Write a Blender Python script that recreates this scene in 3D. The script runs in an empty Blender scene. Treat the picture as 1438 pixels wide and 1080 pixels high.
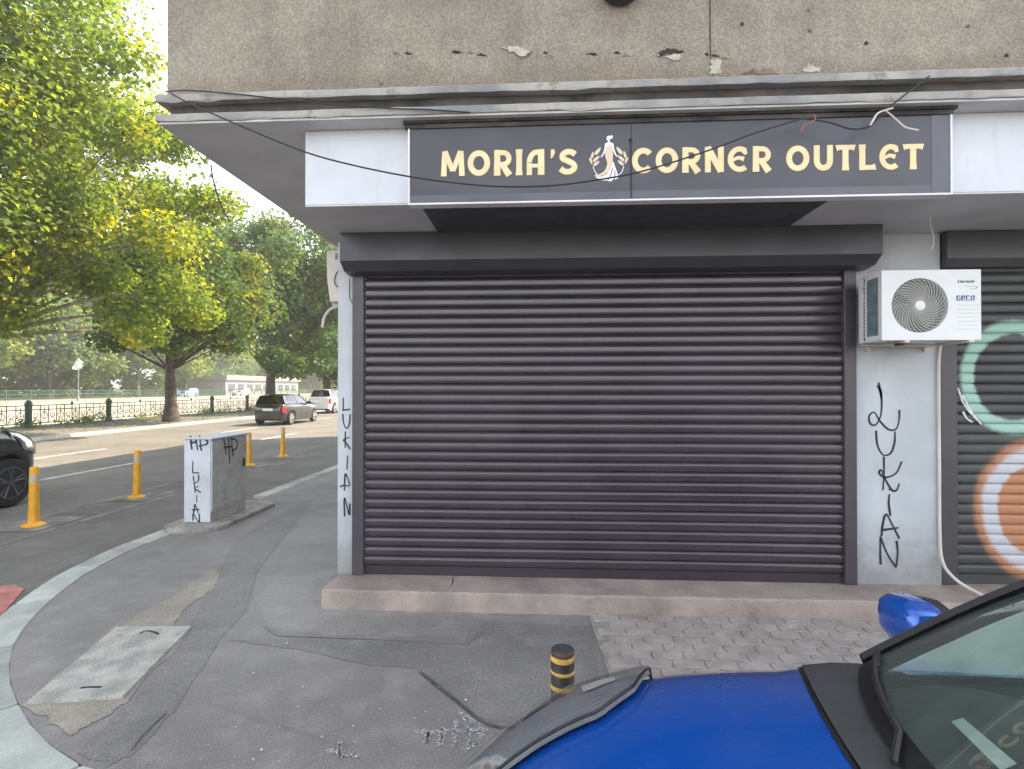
import bpy, bmesh, math, random
import numpy as np
from mathutils import Vector, Matrix
R = math.radians
rnd = random.Random(7)

# ------------------------------------------------------------------ camera, world, sun, exposure
scn = bpy.context.scene
PW, PH, FPX, CX, CY, HOR = 1438, 1080, 750.0, 719.0, 540.0, 545.0
TH = R(3.2); PITCH = math.atan((HOR - CY) / FPX)
CAMP = np.array([0.0, 0.0, 1.85])
cd = bpy.data.cameras.new('camera'); cam = bpy.data.objects.new('camera', cd)
scn.collection.objects.link(cam)
cam.location = CAMP; cam.rotation_euler = (math.pi / 2 + PITCH, 0, TH)
cd.sensor_fit = 'HORIZONTAL'; cd.sensor_width = 36; cd.lens = 36 * FPX / PW
cd.clip_start = 0.05; cd.clip_end = 2000
scn.camera = cam

SUN_EL, SUN_AZ = R(46), R(58)          # azimuth measured from +Y (down the street) towards +X
wd = bpy.data.worlds.new('World'); scn.world = wd; wd.use_nodes = True
nt = wd.node_tree; nt.nodes.clear()
sk = nt.nodes.new('ShaderNodeTexSky'); sk.sky_type = 'NISHITA'; sk.sun_disc = False
sk.sun_elevation = SUN_EL; sk.sun_rotation = SUN_AZ; sk.air_density = 1.0; sk.dust_density = .4; sk.ozone_density = 1.5
bg = nt.nodes.new('ShaderNodeBackground'); bg.inputs[1].default_value = 0.15
ow = nt.nodes.new('ShaderNodeOutputWorld')
hs_ = nt.nodes.new('ShaderNodeHueSaturation'); hs_.inputs['Saturation'].default_value = .3
nt.links.new(sk.outputs[0], hs_.inputs['Color']); nt.links.new(hs_.outputs[0], bg.inputs[0]); nt.links.new(bg.outputs[0], ow.inputs[0])
sd = bpy.data.lights.new('sun', 'SUN'); sun = bpy.data.objects.new('sun', sd); scn.collection.objects.link(sun)
sd.energy = 3.4; sd.angle = R(0.55); sd.color = (1.0, 0.83, 0.6)
sdir = Vector((math.sin(SUN_AZ) * math.cos(SUN_EL), math.cos(SUN_AZ) * math.cos(SUN_EL), math.sin(SUN_EL)))
sun.rotation_euler = sdir.to_track_quat('Z', 'Y').to_euler()
vs = scn.view_settings
vs.view_transform = 'Standard'; vs.look = 'None'; vs.gamma = 1; vs.use_curve_mapping = False; vs.exposure = 2.1
scn.cycles.max_bounces = 8; scn.cycles.transparent_max_bounces = 16

# ------------------------------------------------------------------ pixel -> place helpers
_f = np.array([-math.sin(TH) * math.cos(PITCH), math.cos(TH) * math.cos(PITCH), math.sin(PITCH)])
_r = np.array([math.cos(TH), math.sin(TH), 0.0]); _u = np.cross(_r, _f)
def on(ax, val, u, v):
    d = _f + _r * (u - CX) / FPX + _u * (CY - v) / FPX
    return CAMP + d * ((val - CAMP[ax]) / d[ax])
def gnd(u, v, z=0.0): return on(2, z, u, v)
def fac(u, v, y): return on(1, y, u, v)

# ------------------------------------------------------------------ materials
def _n(t, ty, **k):
    n = t.nodes.new(ty)
    for a, b in k.items(): setattr(n, a, b)
    return n
def col4(c): return (c[0], c[1], c[2], 1)
def mix(t, fac_, a, b, mode='MIX'):
    m = _n(t, 'ShaderNodeMix', data_type='RGBA', blend_type=mode)
    for s, v in ((m.inputs[0], fac_), (m.inputs[6], a), (m.inputs[7], b)):
        if hasattr(v, 'is_output'): t.links.new(v, s)
        elif isinstance(v, (int, float)): s.default_value = v
        else: s.default_value = col4(v)
    return m.outputs[2]
def ramp(t, x, p0, p1, lo=0.0, hi=1.0):
    m = _n(t, 'ShaderNodeMapRange'); m.interpolation_type = 'SMOOTHSTEP'
    t.links.new(x, m.inputs[0])
    for i, v in enumerate((p0, p1, lo, hi)): m.inputs[1 + i].default_value = v
    return m.outputs[0]
def math_(t, op, a, b=0.0, c=0.0):
    m = _n(t, 'ShaderNodeMath', operation=op)
    for i, v in enumerate((a, b, c)):
        if hasattr(v, 'is_output'): t.links.new(v, m.inputs[i])
        else: m.inputs[i].default_value = v
    return m.outputs[0]
def noise(t, co, scale, detail=4, rough=.55, sc3=None):
    if sc3:
        mp = _n(t, 'ShaderNodeMapping'); mp.inputs['Scale'].default_value = sc3
        t.links.new(co, mp.inputs[0]); co = mp.outputs[0]
    n = _n(t, 'ShaderNodeTexNoise'); n.inputs['Scale'].default_value = scale
    n.inputs['Detail'].default_value = detail; n.inputs['Roughness'].default_value = rough
    t.links.new(co, n.inputs['Vector']); return n.outputs[0]
def voro(t, co, scale, feature='F1', out='Distance'):
    n = _n(t, 'ShaderNodeTexVoronoi', feature=feature); n.inputs['Scale'].default_value = scale
    t.links.new(co, n.inputs['Vector']); return n.outputs[out]
MATS = {}
def base(name):
    m = bpy.data.materials.new(name); m.use_nodes = True; t = m.node_tree
    p = t.nodes['Principled BSDF']; MATS[name] = m
    co = _n(t, 'ShaderNodeNewGeometry').outputs['Position']
    return m, t, p, co
def setbump(t, p, h, strength, dist=.01):
    b = _n(t, 'ShaderNodeBump'); b.inputs['Strength'].default_value = strength; b.inputs['Distance'].default_value = dist
    t.links.new(h, b.inputs['Height']); t.links.new(b.outputs[0], p.inputs['Normal'])
def pm(name, c, rough=.6, metal=0., var=.15, vs_=2.5, bump=0., bs=40, bd=.01, spec=.5, orand=0., dirt=0., coat=0., fine=0., foot=0.):
    m, t, p, co = base(name)
    nz = noise(t, co, vs_, 6)
    c2 = tuple(x * (1 - var * 1.6) for x in c); c3 = tuple(min(1, x * (1 + var)) for x in c)
    out = mix(t, ramp(t, nz, .3, .7), c2, c3)
    if fine:
        out = mix(t, ramp(t, noise(t, co, bs, 3), .35, .65), mix(t, fine, out, (0, 0, 0)), out)
    if dirt:
        d = ramp(t, noise(t, co, 1.3, 8, .7), .5, .78)
        out = mix(t, math_(t, 'MULTIPLY', d, dirt), out, (.09, .08, .065))
    if foot:      # splashed dirt above the step, scuffs higher up
        sp_ = _n(t, 'ShaderNodeSeparateXYZ'); t.links.new(co, sp_.inputs[0])
        hz_ = math_(t, 'ADD', sp_.outputs[2], math_(t, 'MULTIPLY', math_(t, 'SUBTRACT', noise(t, co, 5, 7, .7), .5), 1.1))
        out = mix(t, math_(t, 'MULTIPLY', ramp(t, hz_, .1, .75, 1, 0), foot), out, (.17, .155, .135))
        out = mix(t, ramp(t, noise(t, co, 1.0, 7, .7, (9, 9, 1.2)), .58, .75, 0, .22), out, (.25, .24, .22))
    if orand:
        oi = _n(t, 'ShaderNodeObjectInfo').outputs['Random']
        hs = _n(t, 'ShaderNodeHueSaturation'); t.links.new(out, hs.inputs['Color'])
        t.links.new(ramp(t, oi, 0, 1, 1 - orand, 1 + orand), hs.inputs['Value']); out = hs.outputs[0]
    t.links.new(out, p.inputs['Base Color'])
    p.inputs['Metallic'].default_value = metal
    p.inputs['Specular IOR Level'].default_value = spec
    t.links.new(ramp(t, noise(t, co, vs_ * 3, 5), .3, .7, max(.02, rough * .85), min(1, rough * 1.15)), p.inputs['Roughness'])
    if coat: p.inputs['Coat Weight'].default_value = coat; p.inputs['Coat Roughness'].default_value = .04
    if bump: setbump(t, p, noise(t, co, bs, 5), bump, bd)
    return m

def asphalt(name, c, specks=.0, crack=0.):
    m, t, p, co = base(name)
    big = noise(t, co, .55, 6, .6); mid = noise(t, co, 4, 5, .6); fin = noise(t, co, 130, 3, .6)
    out = mix(t, ramp(t, big, .3, .7), tuple(x * .78 for x in c), tuple(x * 1.2 for x in c))
    out = mix(t, ramp(t, mid, .45, .75, 0, .5), out, tuple(min(1, x * 1.45) for x in c))
    out = mix(t, ramp(t, fin, .42, .66, 0, .42), out, (.02, .02, .02))
    out = mix(t, ramp(t, noise(t, co, 95, 2), .62, .72, 0, .5), out, tuple(min(1, x * 2.1) for x in c))
    if specks:
        for sc, th in ((4.2, .05), (11., .055), (30., .07)):
            vn = _n(t, 'ShaderNodeTexVoronoi', feature='F1'); vn.inputs['Scale'].default_value = sc
            dis = _n(t, 'ShaderNodeVectorMath', operation='ADD')
            nn = _n(t, 'ShaderNodeTexNoise'); nn.inputs['Scale'].default_value = sc * 6
            sc_ = _n(t, 'ShaderNodeVectorMath', operation='SCALE'); sc_.inputs['Scale'].default_value = .9 / sc * .35
            t.links.new(co, nn.inputs['Vector']); t.links.new(nn.outputs['Color'], sc_.inputs[0])
            t.links.new(co, dis.inputs[0]); t.links.new(sc_.outputs[0], dis.inputs[1]); t.links.new(dis.outputs[0], vn.inputs['Vector'])
            sep = _n(t, 'ShaderNodeSeparateColor'); t.links.new(vn.outputs['Color'], sep.inputs[0])
            pick = ramp(t, sep.outputs[0], .5, .55)
            sz = math_(t, 'MULTIPLY', sep.outputs[1], th)
            d = math_(t, 'LESS_THAN', vn.outputs['Distance'], sz)
            out = mix(t, math_(t, 'MULTIPLY', math_(t, 'MULTIPLY', d, pick), specks), out, (.55, .53, .48))
    if crack:
        ck = voro(t, co, .55, 'DISTANCE_TO_EDGE')
        wv = noise(t, co, 1.1, 6)
        ck2 = math_(t, 'ADD', ck, math_(t, 'MULTIPLY', math_(t, 'SUBTRACT', noise(t, co, 14, 6), .5), .03))
        msk = math_(t, 'MULTIPLY', ramp(t, ck2, .002, .008, 1, 0), ramp(t, wv, .5, .56))
        out = mix(t, math_(t, 'MULTIPLY', msk, crack), out, (.02, .02, .02))
    t.links.new(out, p.inputs['Base Color']); p.inputs['Roughness'].default_value = .85
    p.inputs['Specular IOR Level'].default_value = .35
    setbump(t, p, fin, .35, .006)
    return m

asphalt('pavement_asphalt', (.26, .244, .23), specks=.75, crack=.12)
asphalt('road_asphalt', (.165, .155, .14), specks=.15, crack=.25)
asphalt('patch_light', (.285, .268, .253), specks=.6)
asphalt('patch_dark', (.225, .213, .203), specks=.4)
asphalt('patch_tan', (.32, .29, .24), specks=.2)
asphalt('far_pavement', (.15, .135, .115))
pm('earth', (.13, .1, .065), .95, var=.35, vs_=.6, bump=.4, bs=12)
pm('far_grass', (.10, .115, .04), .95, var=.4, vs_=.4)
pm('channel_concrete', (.27, .25, .205), .9, var=.2, vs_=.4)
pm('water', (.05, .07, .06), .08, var=.2, bump=.15, bs=2)
pm('kerb_granite', (.43, .45, .41), .8, var=.13, vs_=3, bump=.35, bs=150, bd=.003, orand=.12, fine=.25, dirt=.35)
pm('cover_concrete', (.42, .415, .37), .9, var=.18, vs_=6, bump=.5, bs=80, bd=.006, fine=.3, dirt=.3)
pm('island_concrete', (.36, .34, .31), .9, var=.2, vs_=5, bump=.6, bs=45, bd=.012, fine=.25, dirt=.4)
pm('step_concrete', (.38, .315, .275), .88, var=.16, vs_=3, bump=.45, bs=110, bd=.004, fine=.22, dirt=.45)
pm('paver', (.4, .36, .33), .9, var=.12, vs_=7, bump=.4, bs=120, bd=.003, orand=.07, fine=.2, dirt=.25)
pm('paver_pink', (.41, .34, .32), .9, var=.12, vs_=7, bump=.4, bs=120, bd=.003, orand=.06, fine=.2, dirt=.25)
pm('joint_sand', (.31, .28, .255), .95, var=.2, vs_=9, bump=.5, bs=90)
pm('soffit_paint', (.55, .54, .55), .75, var=.07, vs_=1.6, bump=.12, bs=60, bd=.003, dirt=.12)
pm('white_paint', (.62, .64, .68), .7, var=.05, vs_=1.4, bump=.2, bs=50, bd=.004, dirt=.2, foot=.01)
pm('column_paint', (.48, .505, .53), .6, var=.08, vs_=1.8, bump=.2, bs=40, bd=.004, dirt=.25, foot=.6)
pm('side_paint', (.42, .42, .44), .8, var=.1, vs_=2, bump=.2, bs=60, dirt=.3)
pm('shutter_metal', (.046, .034, .044), .23, var=.12, vs_=2, spec=.75, dirt=.1)
pm('shutter_box_metal', (.055, .054, .064), .34, var=.1, vs_=2.4, spec=.5, bump=.05, bs=3, dirt=.12)
pm('guide_metal', (.06, .053, .06), .38, var=.08, spec=.5, dirt=.2)
pm('sign_face', (.06, .058, .07), .34, var=.12, vs_=1.7, spec=.5, dirt=.08)
pm('sign_edge', (.1, .1, .118), .38, var=.1, spec=.5)
pm('sign_frame', (.72, .7, .72), .45, metal=.0, var=.06)
pm('sign_back', (.06, .05, .045), .85, var=.4, vs_=4, dirt=.5)
pm('gold_print', (.8, .64, .37), .6, var=.06, vs_=9)
pm('gold_dark', (.5, .32, .12), .6, var=.05)
pm('peach_print', (.72, .57, .42), .6, var=.05)
pm('white_print', (.82, .8, .82), .6, var=.03)
pm('black_ink', (.018, .018, .03), .55, var=.2)
pm('blue_ink', (.05, .06, .3), .55, var=.1)
pm('grey_ink', (.09, .1, .09), .55, var=.1)
pm('ac_white', (.68, .69, .69), .45, var=.03, vs_=3, dirt=.06)
pm('ac_cream', (.6, .55, .5), .5, var=.08, vs_=3, dirt=.25)
pm('ac_grille', (.42, .415, .385), .5, var=.05)
pm('fan_grey', (.2, .2, .19), .6, var=.1)
pm('ac_dark', (.05, .05, .05), .6, var=.2)
pm('ac_coil', (.2, .27, .31), .4, metal=.3, var=.15, vs_=14)
pm('bracket', (.55, .5, .46), .5, var=.1, dirt=.3)
pm('cable_black', (.02, .02, .022), .6, var=.2)
pm('cable_white', (.62, .58, .52), .6, var=.1)
pm('cable_red', (.4, .12, .06), .6, var=.1)
pm('crack_fill', (.1, .096, .092), .95, var=.3, vs_=20)
pm('hole_dark', (.035, .03, .026), .95, var=.4, vs_=20)
pm('plaster_white', (.43, .39, .33), .9, var=.15, vs_=12, bump=.4, bs=60)
pm('plaster_brown', (.2, .155, .12), .95, var=.3, vs_=9, bump=.6, bs=60)
pm('yellow_plastic', (.78, .38, .02), .5, var=.08, vs_=8, dirt=.18)
pm('reflective_band', (.58, .47, .32), .35, var=.1)
pm('cabinet_paint', (.58, .6, .64), .55, var=.06, vs_=4, dirt=.3)
pm('cabinet_side', (.45, .44, .41), .5, var=.1, vs_=6, dirt=.4, spec=.4)
pm('bollard_black', (.035, .032, .03), .45, var=.2, vs_=20, bump=.3, bs=60, bd=.004)
pm('bollard_yellow', (.66, .44, .1), .55, var=.25, vs_=18, dirt=.85)
pm('rust', (.14, .06, .03), .8, var=.3, vs_=20, bump=.3, bs=60)
pm('chalk', (.6, .6, .62), .95, var=.2, vs_=30)
pm('road_white', (.5, .48, .44), .8, var=.2, vs_=5, dirt=.5)
pm('road_pale', (.2, .19, .17), .9, var=.25, vs_=4)
pm('bike_red', (.42, .17, .14), .85, var=.2, vs_=6, dirt=.4)
pm('railing_green', (.028, .07, .05), .6, var=.25, vs_=3, dirt=.3)
pm('railing_iron', (.06, .075, .06), .6, var=.25, vs_=3)
pm('park_green', (.055, .11, .075), .6, var=.15)
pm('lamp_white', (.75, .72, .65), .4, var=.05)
pm('lamp_pole', (.2, .22, .2), .6, var=.1)
pm('bark', (.075, .06, .045), .95, var=.35, vs_=5, bump=.8, bs=20, bd=.03)
pm('bark_pale', (.3, .28, .22), .95, var=.35, vs_=4, bump=.5, bs=14)
pm('tyre', (.018, .018, .018), .8, var=.2, vs_=8)
pm('rim', (.5, .5, .5), .3, metal=.9, var=.05)
pm('rim_dark', (.13, .13, .14), .35, metal=.7, var=.05)
pm('car_trim', (.018, .018, .02), .55, var=.15, vs_=8, dirt=.12)
pm('car_trim_grey', (.045, .047, .052), .6, var=.1, vs_=8, dirt=.15)
pm('rubber', (.01, .01, .01), .5, var=.1)
pm('plate_white', (.75, .75, .72), .4, var=.03)
pm('tail_red', (.35, .015, .02), .2, var=.05)
pm('chrome', (.7, .7, .72), .12, metal=1, var=.02)
pm('lamp_bowl', (.24, .25, .27), .4, metal=.0, var=.1, vs_=9)
pm('interior', (.05, .055, .055), .75, var=.15, vs_=5)
pm('seat_cloth', (.055, .06, .065), .9, var=.15, vs_=9)
pm('paper', (.7, .78, .72), .7, var=.05)
pm('far_pale', (.26, .255, .24), .7, var=.06)
pm('far_grey', (.32, .32, .32), .7, var=.1)
pm('far_glass', (.05, .06, .07), .1, var=.1)

def carpaint(name, c, flake=.0, rough=.28):
    m, t, p, co = base(name)
    d = ramp(t, noise(t, co, 2.2, 6, .65), .4, .8, 0, .12)
    out = mix(t, d, c, (.25, .24, .22))
    sp = math_(t, 'LESS_THAN', voro(t, co, 30), .03)
    out = mix(t, math_(t, 'MULTIPLY', sp, .25), out, (.4, .4, .4))
    t.links.new(out, p.inputs['Base Color'])
    p.inputs['Metallic'].default_value = flake
    t.links.new(ramp(t, noise(t, co, 9, 5), .3, .7, rough * .8, rough * 1.25), p.inputs['Roughness'])
    p.inputs['Coat Weight'].default_value = 1.0; p.inputs['Coat Roughness'].default_value = .035
carpaint('paint_blue', (.002, .095, .5), .35, .26)
carpaint('paint_black', (.008, .008, .01), .0, .2)
carpaint('paint_white', (.62, .62, .6), 0, .3)
carpaint('paint_grey', (.3, .31, .33), .3, .3)
carpaint('paint_sky', (.2, .35, .5), .3, .3)

def glassmat(name, tint, refl=1.0, rough=.02, film=0., fk=1.25):
    m = bpy.data.materials.new(name); m.use_nodes = True; t = m.node_tree; t.nodes.clear(); MATS[name] = m
    o = _n(t, 'ShaderNodeOutputMaterial'); tr = _n(t, 'ShaderNodeBsdfTransparent'); gl = _n(t, 'ShaderNodeBsdfGlossy')
    tr.inputs[0].default_value = col4(tint); gl.inputs['Roughness'].default_value = rough; gl.inputs[0].default_value = (refl, refl, refl, 1)
    fr = _n(t, 'ShaderNodeFresnel'); fr.inputs[0].default_value = 1.55
    mx = _n(t, 'ShaderNodeMixShader'); t.links.new(math_(t, 'MULTIPLY_ADD', fr.outputs[0], fk, .015), mx.inputs[0])
    t.links.new(tr.outputs[0], mx.inputs[1]); t.links.new(gl.outputs[0], mx.inputs[2])
    if film:      # pale green diffuse film over the pane
        df = _n(t, 'ShaderNodeBsdfDiffuse'); df.inputs[0].default_value = (.75, .92, .83, 1); tl = _n(t, 'ShaderNodeBsdfTranslucent'); tl.inputs[0].default_value = (.75, .92, .83, 1)
        a_ = _n(t, 'ShaderNodeAddShader'); t.links.new(df.outputs[0], a_.inputs[0]); t.links.new(tl.outputs[0], a_.inputs[1])
        m2 = _n(t, 'ShaderNodeMixShader'); co = _n(t, 'ShaderNodeNewGeometry').outputs['Position']
        t.links.new(ramp(t, noise(t, co, 4, 5), .25, .75, film * .7, film * 1.2), m2.inputs[0]); t.links.new(mx.outputs[0], m2.inputs[1]); t.links.new(a_.outputs[0], m2.inputs[2]); t.links.new(m2.outputs[0], o.inputs[0])
    else: t.links.new(mx.outputs[0], o.inputs[0])
glassmat('car_glass', (.84, .95, .9), film=.05)
glassmat('car_glass_side', (.7, .85, .78), film=.85)
glassmat('car_glass_dark', (.12, .13, .13))
glassmat('lens_clear', (.88, .9, .91), rough=.05, fk=.4)

def leafmat(name, dark, light, yellow, trans=.5):
    m = bpy.data.materials.new(name); m.use_nodes = True; t = m.node_tree; t.nodes.clear(); MATS[name] = m
    g = _n(t, 'ShaderNodeNewGeometry'); co = g.outputs['Position']; isl = g.outputs['Random Per Island']
    c = mix(t, isl, dark, light)
    yl = math_(t, 'MULTIPLY', ramp(t, noise(t, co, .33, 3), .48, .64), ramp(t, isl, .2, .7))
    c = mix(t, yl, c, yellow)
    o = _n(t, 'ShaderNodeOutputMaterial'); d = _n(t, 'ShaderNodeBsdfPrincipled'); tl = _n(t, 'ShaderNodeBsdfTranslucent')
    d.inputs['Roughness'].default_value = .55; d.inputs['Specular IOR Level'].default_value = .3
    t.links.new(c, d.inputs['Base Color'])
    t.links.new(mix(t, 1.0, c, (1.55, 1.5, .7), 'MULTIPLY'), tl.inputs[0])
    mx = _n(t, 'ShaderNodeMixShader'); mx.inputs[0].default_value = trans
    t.links.new(d.outputs[0], mx.inputs[1]); t.links.new(tl.outputs[0], mx.inputs[2]); t.links.new(mx.outputs[0], o.inputs[0])
leafmat('leaf_plane', (.105, .17, .04), (.2, .26, .055), (.4, .39, .035), .58)
leafmat('leaf_dark', (.05, .095, .035), (.09, .155, .045), (.3, .31, .03), .45)
leafmat('leaf_ash', (.065, .125, .055), (.115, .19, .08), (.22, .26, .06), .45)
leafmat('leaf_far', (.1, .165, .05), (.19, .27, .07), (.4, .38, .06), .5)

def stucco():
    m, t, p, co = base('stucco')
    big = noise(t, co, .8, 7, .62); mid = noise(t, co, 5, 6, .65); fin = noise(t, co, 75, 4, .65)
    c = mix(t, ramp(t, big, .3, .7), (.27, .24, .195), (.4, .355, .29))
    c = mix(t, ramp(t, mid, .4, .72, 0, .55), c, (.25, .23, .19))
    # vertical rain streaks
    st = noise(t, co, 1.0, 6, .6, (5.5, 5.5, .35))
    c = mix(t, ramp(t, st, .5, .75, 0, .3), c, (.17, .155, .125))
    c = mix(t, ramp(t, noise(t, co, 1.0, 5, .6, (3.1, 3.1, .22)), .56, .72, 0, .35), c, (.47, .46, .42))
    # brown damp along the foot of the wall
    sep = _n(t, 'ShaderNodeSeparateXYZ'); t.links.new(co, sep.inputs[0])
    foot = ramp(t, math_(t, 'ADD', sep.outputs[2], math_(t, 'MULTIPLY', math_(t, 'SUBTRACT', noise(t, co, 2.2, 6), .5), .5)), 4.0, 4.13, 1, 0)
    c = mix(t, math_(t, 'MULTIPLY', foot, .55), c, (.25, .2, .15))
    c = mix(t, ramp(t, fin, .4, .62, .38, 0), c, (.06, .055, .045))
    t.links.new(c, p.inputs['Base Color']); p.inputs['Roughness'].default_value = .95; p.inputs['Specular IOR Level'].default_value = .2
    h = math_(t, 'ADD', fin, math_(t, 'MULTIPLY', noise(t, co, 26, 4), .8))
    setbump(t, p, h, .6, .012)
stucco()
def lipmat():
    m, t, p, co = base('lip_concrete')
    c = mix(t, ramp(t, noise(t, co, 1.3, 7, .65), .35, .65), (.22, .22, .225), (.4, .385, .35))
    c = mix(t, ramp(t, noise(t, co, 6, 7, .7), .5, .68, 0, .7), c, (.2, .19, .16))
    c = mix(t, ramp(t, noise(t, co, 2.6, 7, .7), .6, .7, 0, .75), c, (.12, .11, .09))
    t.links.new(c, p.inputs['Base Color']); p.inputs['Roughness'].default_value = .9
    setbump(t, p, noise(t, co, 40, 6), .5, .01)
lipmat()
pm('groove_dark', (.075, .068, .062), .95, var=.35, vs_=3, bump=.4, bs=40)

def graffiti_metal():
    """black shutter paint with sprayed rings: flat print on the slats"""
    m, t, p, co = base('graffiti_metal')
    sep = _n(t, 'ShaderNodeSeparateXYZ'); t.links.new(co, sep.inputs[0]); X, Z = sep.outputs[0], sep.outputs[2]
    wob = math_(t, 'MULTIPLY', math_(t, 'SUBTRACT', noise(t, co, 3.0, 4), .5), .1)
    fz = math_(t, 'MULTIPLY', math_(t, 'SUBTRACT', noise(t, co, 22, 3), .5), .05)
    def ell(u, v, ru, rv):
        a = fac(u, v, 4.83); b = fac(u + ru, v, 4.83); c_ = fac(u, v - rv, 4.83)
        dx = math_(t, 'DIVIDE', math_(t, 'SUBTRACT', X, float(a[0])), float(b[0] - a[0]))
        dz = math_(t, 'DIVIDE', math_(t, 'SUBTRACT', Z, float(a[2])), float(c_[2] - a[2]))
        s = math_(t, 'SQRT', math_(t, 'ADD', math_(t, 'MULTIPLY', dx, dx), math_(t, 'MULTIPLY', dz, dz)))
        return math_(t, 'ADD', math_(t, 'ADD', s, wob), fz)
    c = mix(t, ramp(t, noise(t, co, 2, 5), .3, .7), (.036, .038, .04), (.055, .057, .056))
    mint = (.33, .52, .43)
    e = ell(1425, 530, 72, 76)
    band = math_(t, 'MULTIPLY', ramp(t, e, .76, .84), ramp(t, e, 1.0, 1.12, 1, 0))
    c = mix(t, math_(t, 'MULTIPLY', band, .93), c, mint)
    e2 = ell(1462, 715, 92, 98)
    c = mix(t, math_(t, 'MULTIPLY', ramp(t, e2, .96, 1.1, 1, 0), .8), c, (.5, .22, .1))
    c = mix(t, ramp(t, e2, .86, .97, .93, 0), c, (.5, .52, .56))
    c = mix(t, ramp(t, e2, .64, .7, .95, 0), c, (.42, .17, .07))
    c = mix(t, ramp(t, e2, .08, .28, .9, 0), c, (.6, .6, .52))
    t.links.new(c, p.inputs['Base Color']); p.inputs['Roughness'].default_value = .45
graffiti_metal()

# ------------------------------------------------------------------ mesh helpers
COL = scn.collection
class MB:
    def __init__(s): s.v = []; s.f = []
    def add(s, vs_, fs):
        o = len(s.v); s.v += [tuple(map(float, p)) for p in vs_]; s.f += [tuple(i + o for i in f) for f in fs]; return s
    def box(s, x0, x1, y0, y1, z0, z1):
        return s.add([(x0, y0, z0), (x1, y0, z0), (x1, y1, z0), (x0, y1, z0), (x0, y0, z1), (x1, y0, z1), (x1, y1, z1), (x0, y1, z1)],
                     [(3, 2, 1, 0), (4, 5, 6, 7), (0, 1, 5, 4), (1, 2, 6, 5), (2, 3, 7, 6), (3, 0, 4, 7)])
    def prism(s, poly, ax, a, b):
        """poly: 2D points in the two other axes (cyclic order x,y,z without ax)"""
        n = len(poly)
        def P(q, w):
            q = list(q); q.insert(ax, w); return q
        vs_ = [P(q, a) for q in poly] + [P(q, b) for q in poly]
        return s.add(vs_, [tuple(range(n))[::-1], tuple(range(n, 2 * n))] + [(i, (i + 1) % n, n + (i + 1) % n, n + i) for i in range(n)])
    def tube(s, pts, rad, n=8, cap=True):
        pts = [Vector(p) for p in pts]; k = len(pts)
        if isinstance(rad, (int, float)): rad = [rad] * k
        rings = []; prev = None
        for i, p in enumerate(pts):
            d = (pts[min(i + 1, k - 1)] - pts[max(i - 1, 0)]).normalized()
            if prev is None:
                a = d.orthogonal().normalized()
            else:
                a = (prev - d * prev.dot(d));
                a = a.normalized() if a.length > 1e-6 else d.orthogonal().normalized()
            prev = a; b = d.cross(a)
            rings.append([p + (a * math.cos(2 * math.pi * j / n) + b * math.sin(2 * math.pi * j / n)) * rad[i] for j in range(n)])
        vs_ = [q for r_ in rings for q in r_]; fs = []
        for i in range(k - 1):
            for j in range(n):
                fs.append((i * n + j, i * n + (j + 1) % n, (i + 1) * n + (j + 1) % n, (i + 1) * n + j))
        if cap: fs += [tuple(range(n))[::-1], tuple((k - 1) * n + j for j in range(n))]
        return s.add(vs_, fs)
    def lathe(s, prof, c, ax=2, n=24):
        """prof: (radius, along) pairs"""
        vs_ = []; k = len(prof)
        for r_, h in prof:
            for j in range(n):
                a = 2 * math.pi * j / n; p = [r_ * math.cos(a), r_ * math.sin(a)]
                q = {2: (p[0], p[1], h), 1: (p[0], h, p[1]), 0: (h, p[0], p[1])}[ax]
                vs_.append((q[0] + c[0], q[1] + c[1], q[2] + c[2]))
        fs = [(i * n + j, i * n + (j + 1) % n, (i + 1) * n + (j + 1) % n, (i + 1) * n + j) for i in range(k - 1) for j in range(n)]
        fs += [tuple(range(n))[::-1], tuple((k - 1) * n + j for j in range(n))]
        return s.add(vs_, fs)
    def grid(s, P, skip=None):
        nu, nv = len(P), len(P[0])
        return s.add([q for r_ in P for q in r_], [(i * nv + j, i * nv + j + 1, (i + 1) * nv + j + 1, (i + 1) * nv + j)
                      for i in range(nu - 1) for j in range(nv - 1) if not (skip and skip(i, j))])
    def ribbon(s, pts, w, to3, d=.002, closed=False):
        """flat stroke with small thickness; pts 2D, to3(a,b,depth)->3D"""
        P = [np.array(p, float) for p in pts]; k = len(P)
        if isinstance(w, (int, float)): w = [w] * k
        keep = [i for i in range(k) if i == 0 or np.linalg.norm(P[i] - P[i - 1]) > 1e-6]
        P = [P[i] for i in keep]; w = [w[i] for i in keep]; k = len(P)
        L, Rr = [], []
        for i in range(k):
            a = P[(i - 1) % k] if (closed or i > 0) else P[i]; b = P[(i + 1) % k] if (closed or i < k - 1) else P[i]
            t_ = b - a; t_ = t_ / (np.linalg.norm(t_) + 1e-9); nrm = np.array([-t_[1], t_[0]])
            if 0 < i < k - 1 or closed:
                e = P[i] - a; e = e / (np.linalg.norm(e) + 1e-9); cosh = max(.45, abs(float(np.dot(np.array([-e[1], e[0]]), nrm))))
            else: cosh = 1
            L.append(P[i] + nrm * w[i] / 2 / cosh); Rr.append(P[i] - nrm * w[i] / 2 / cosh)
        vs_ = [to3(*q, d) for q in L] + [to3(*q, d) for q in Rr] + [to3(*q, 0) for q in L] + [to3(*q, 0) for q in Rr]
        fs = []; m = k if closed else k - 1
        for i in range(m):
            j = (i + 1) % k
            fs += [(i, j, k + j, k + i), (2 * k + i, 2 * k + j, j, i), (k + i, k + j, 3 * k + j, 3 * k + i)]
        return s.add(vs_, fs)
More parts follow.
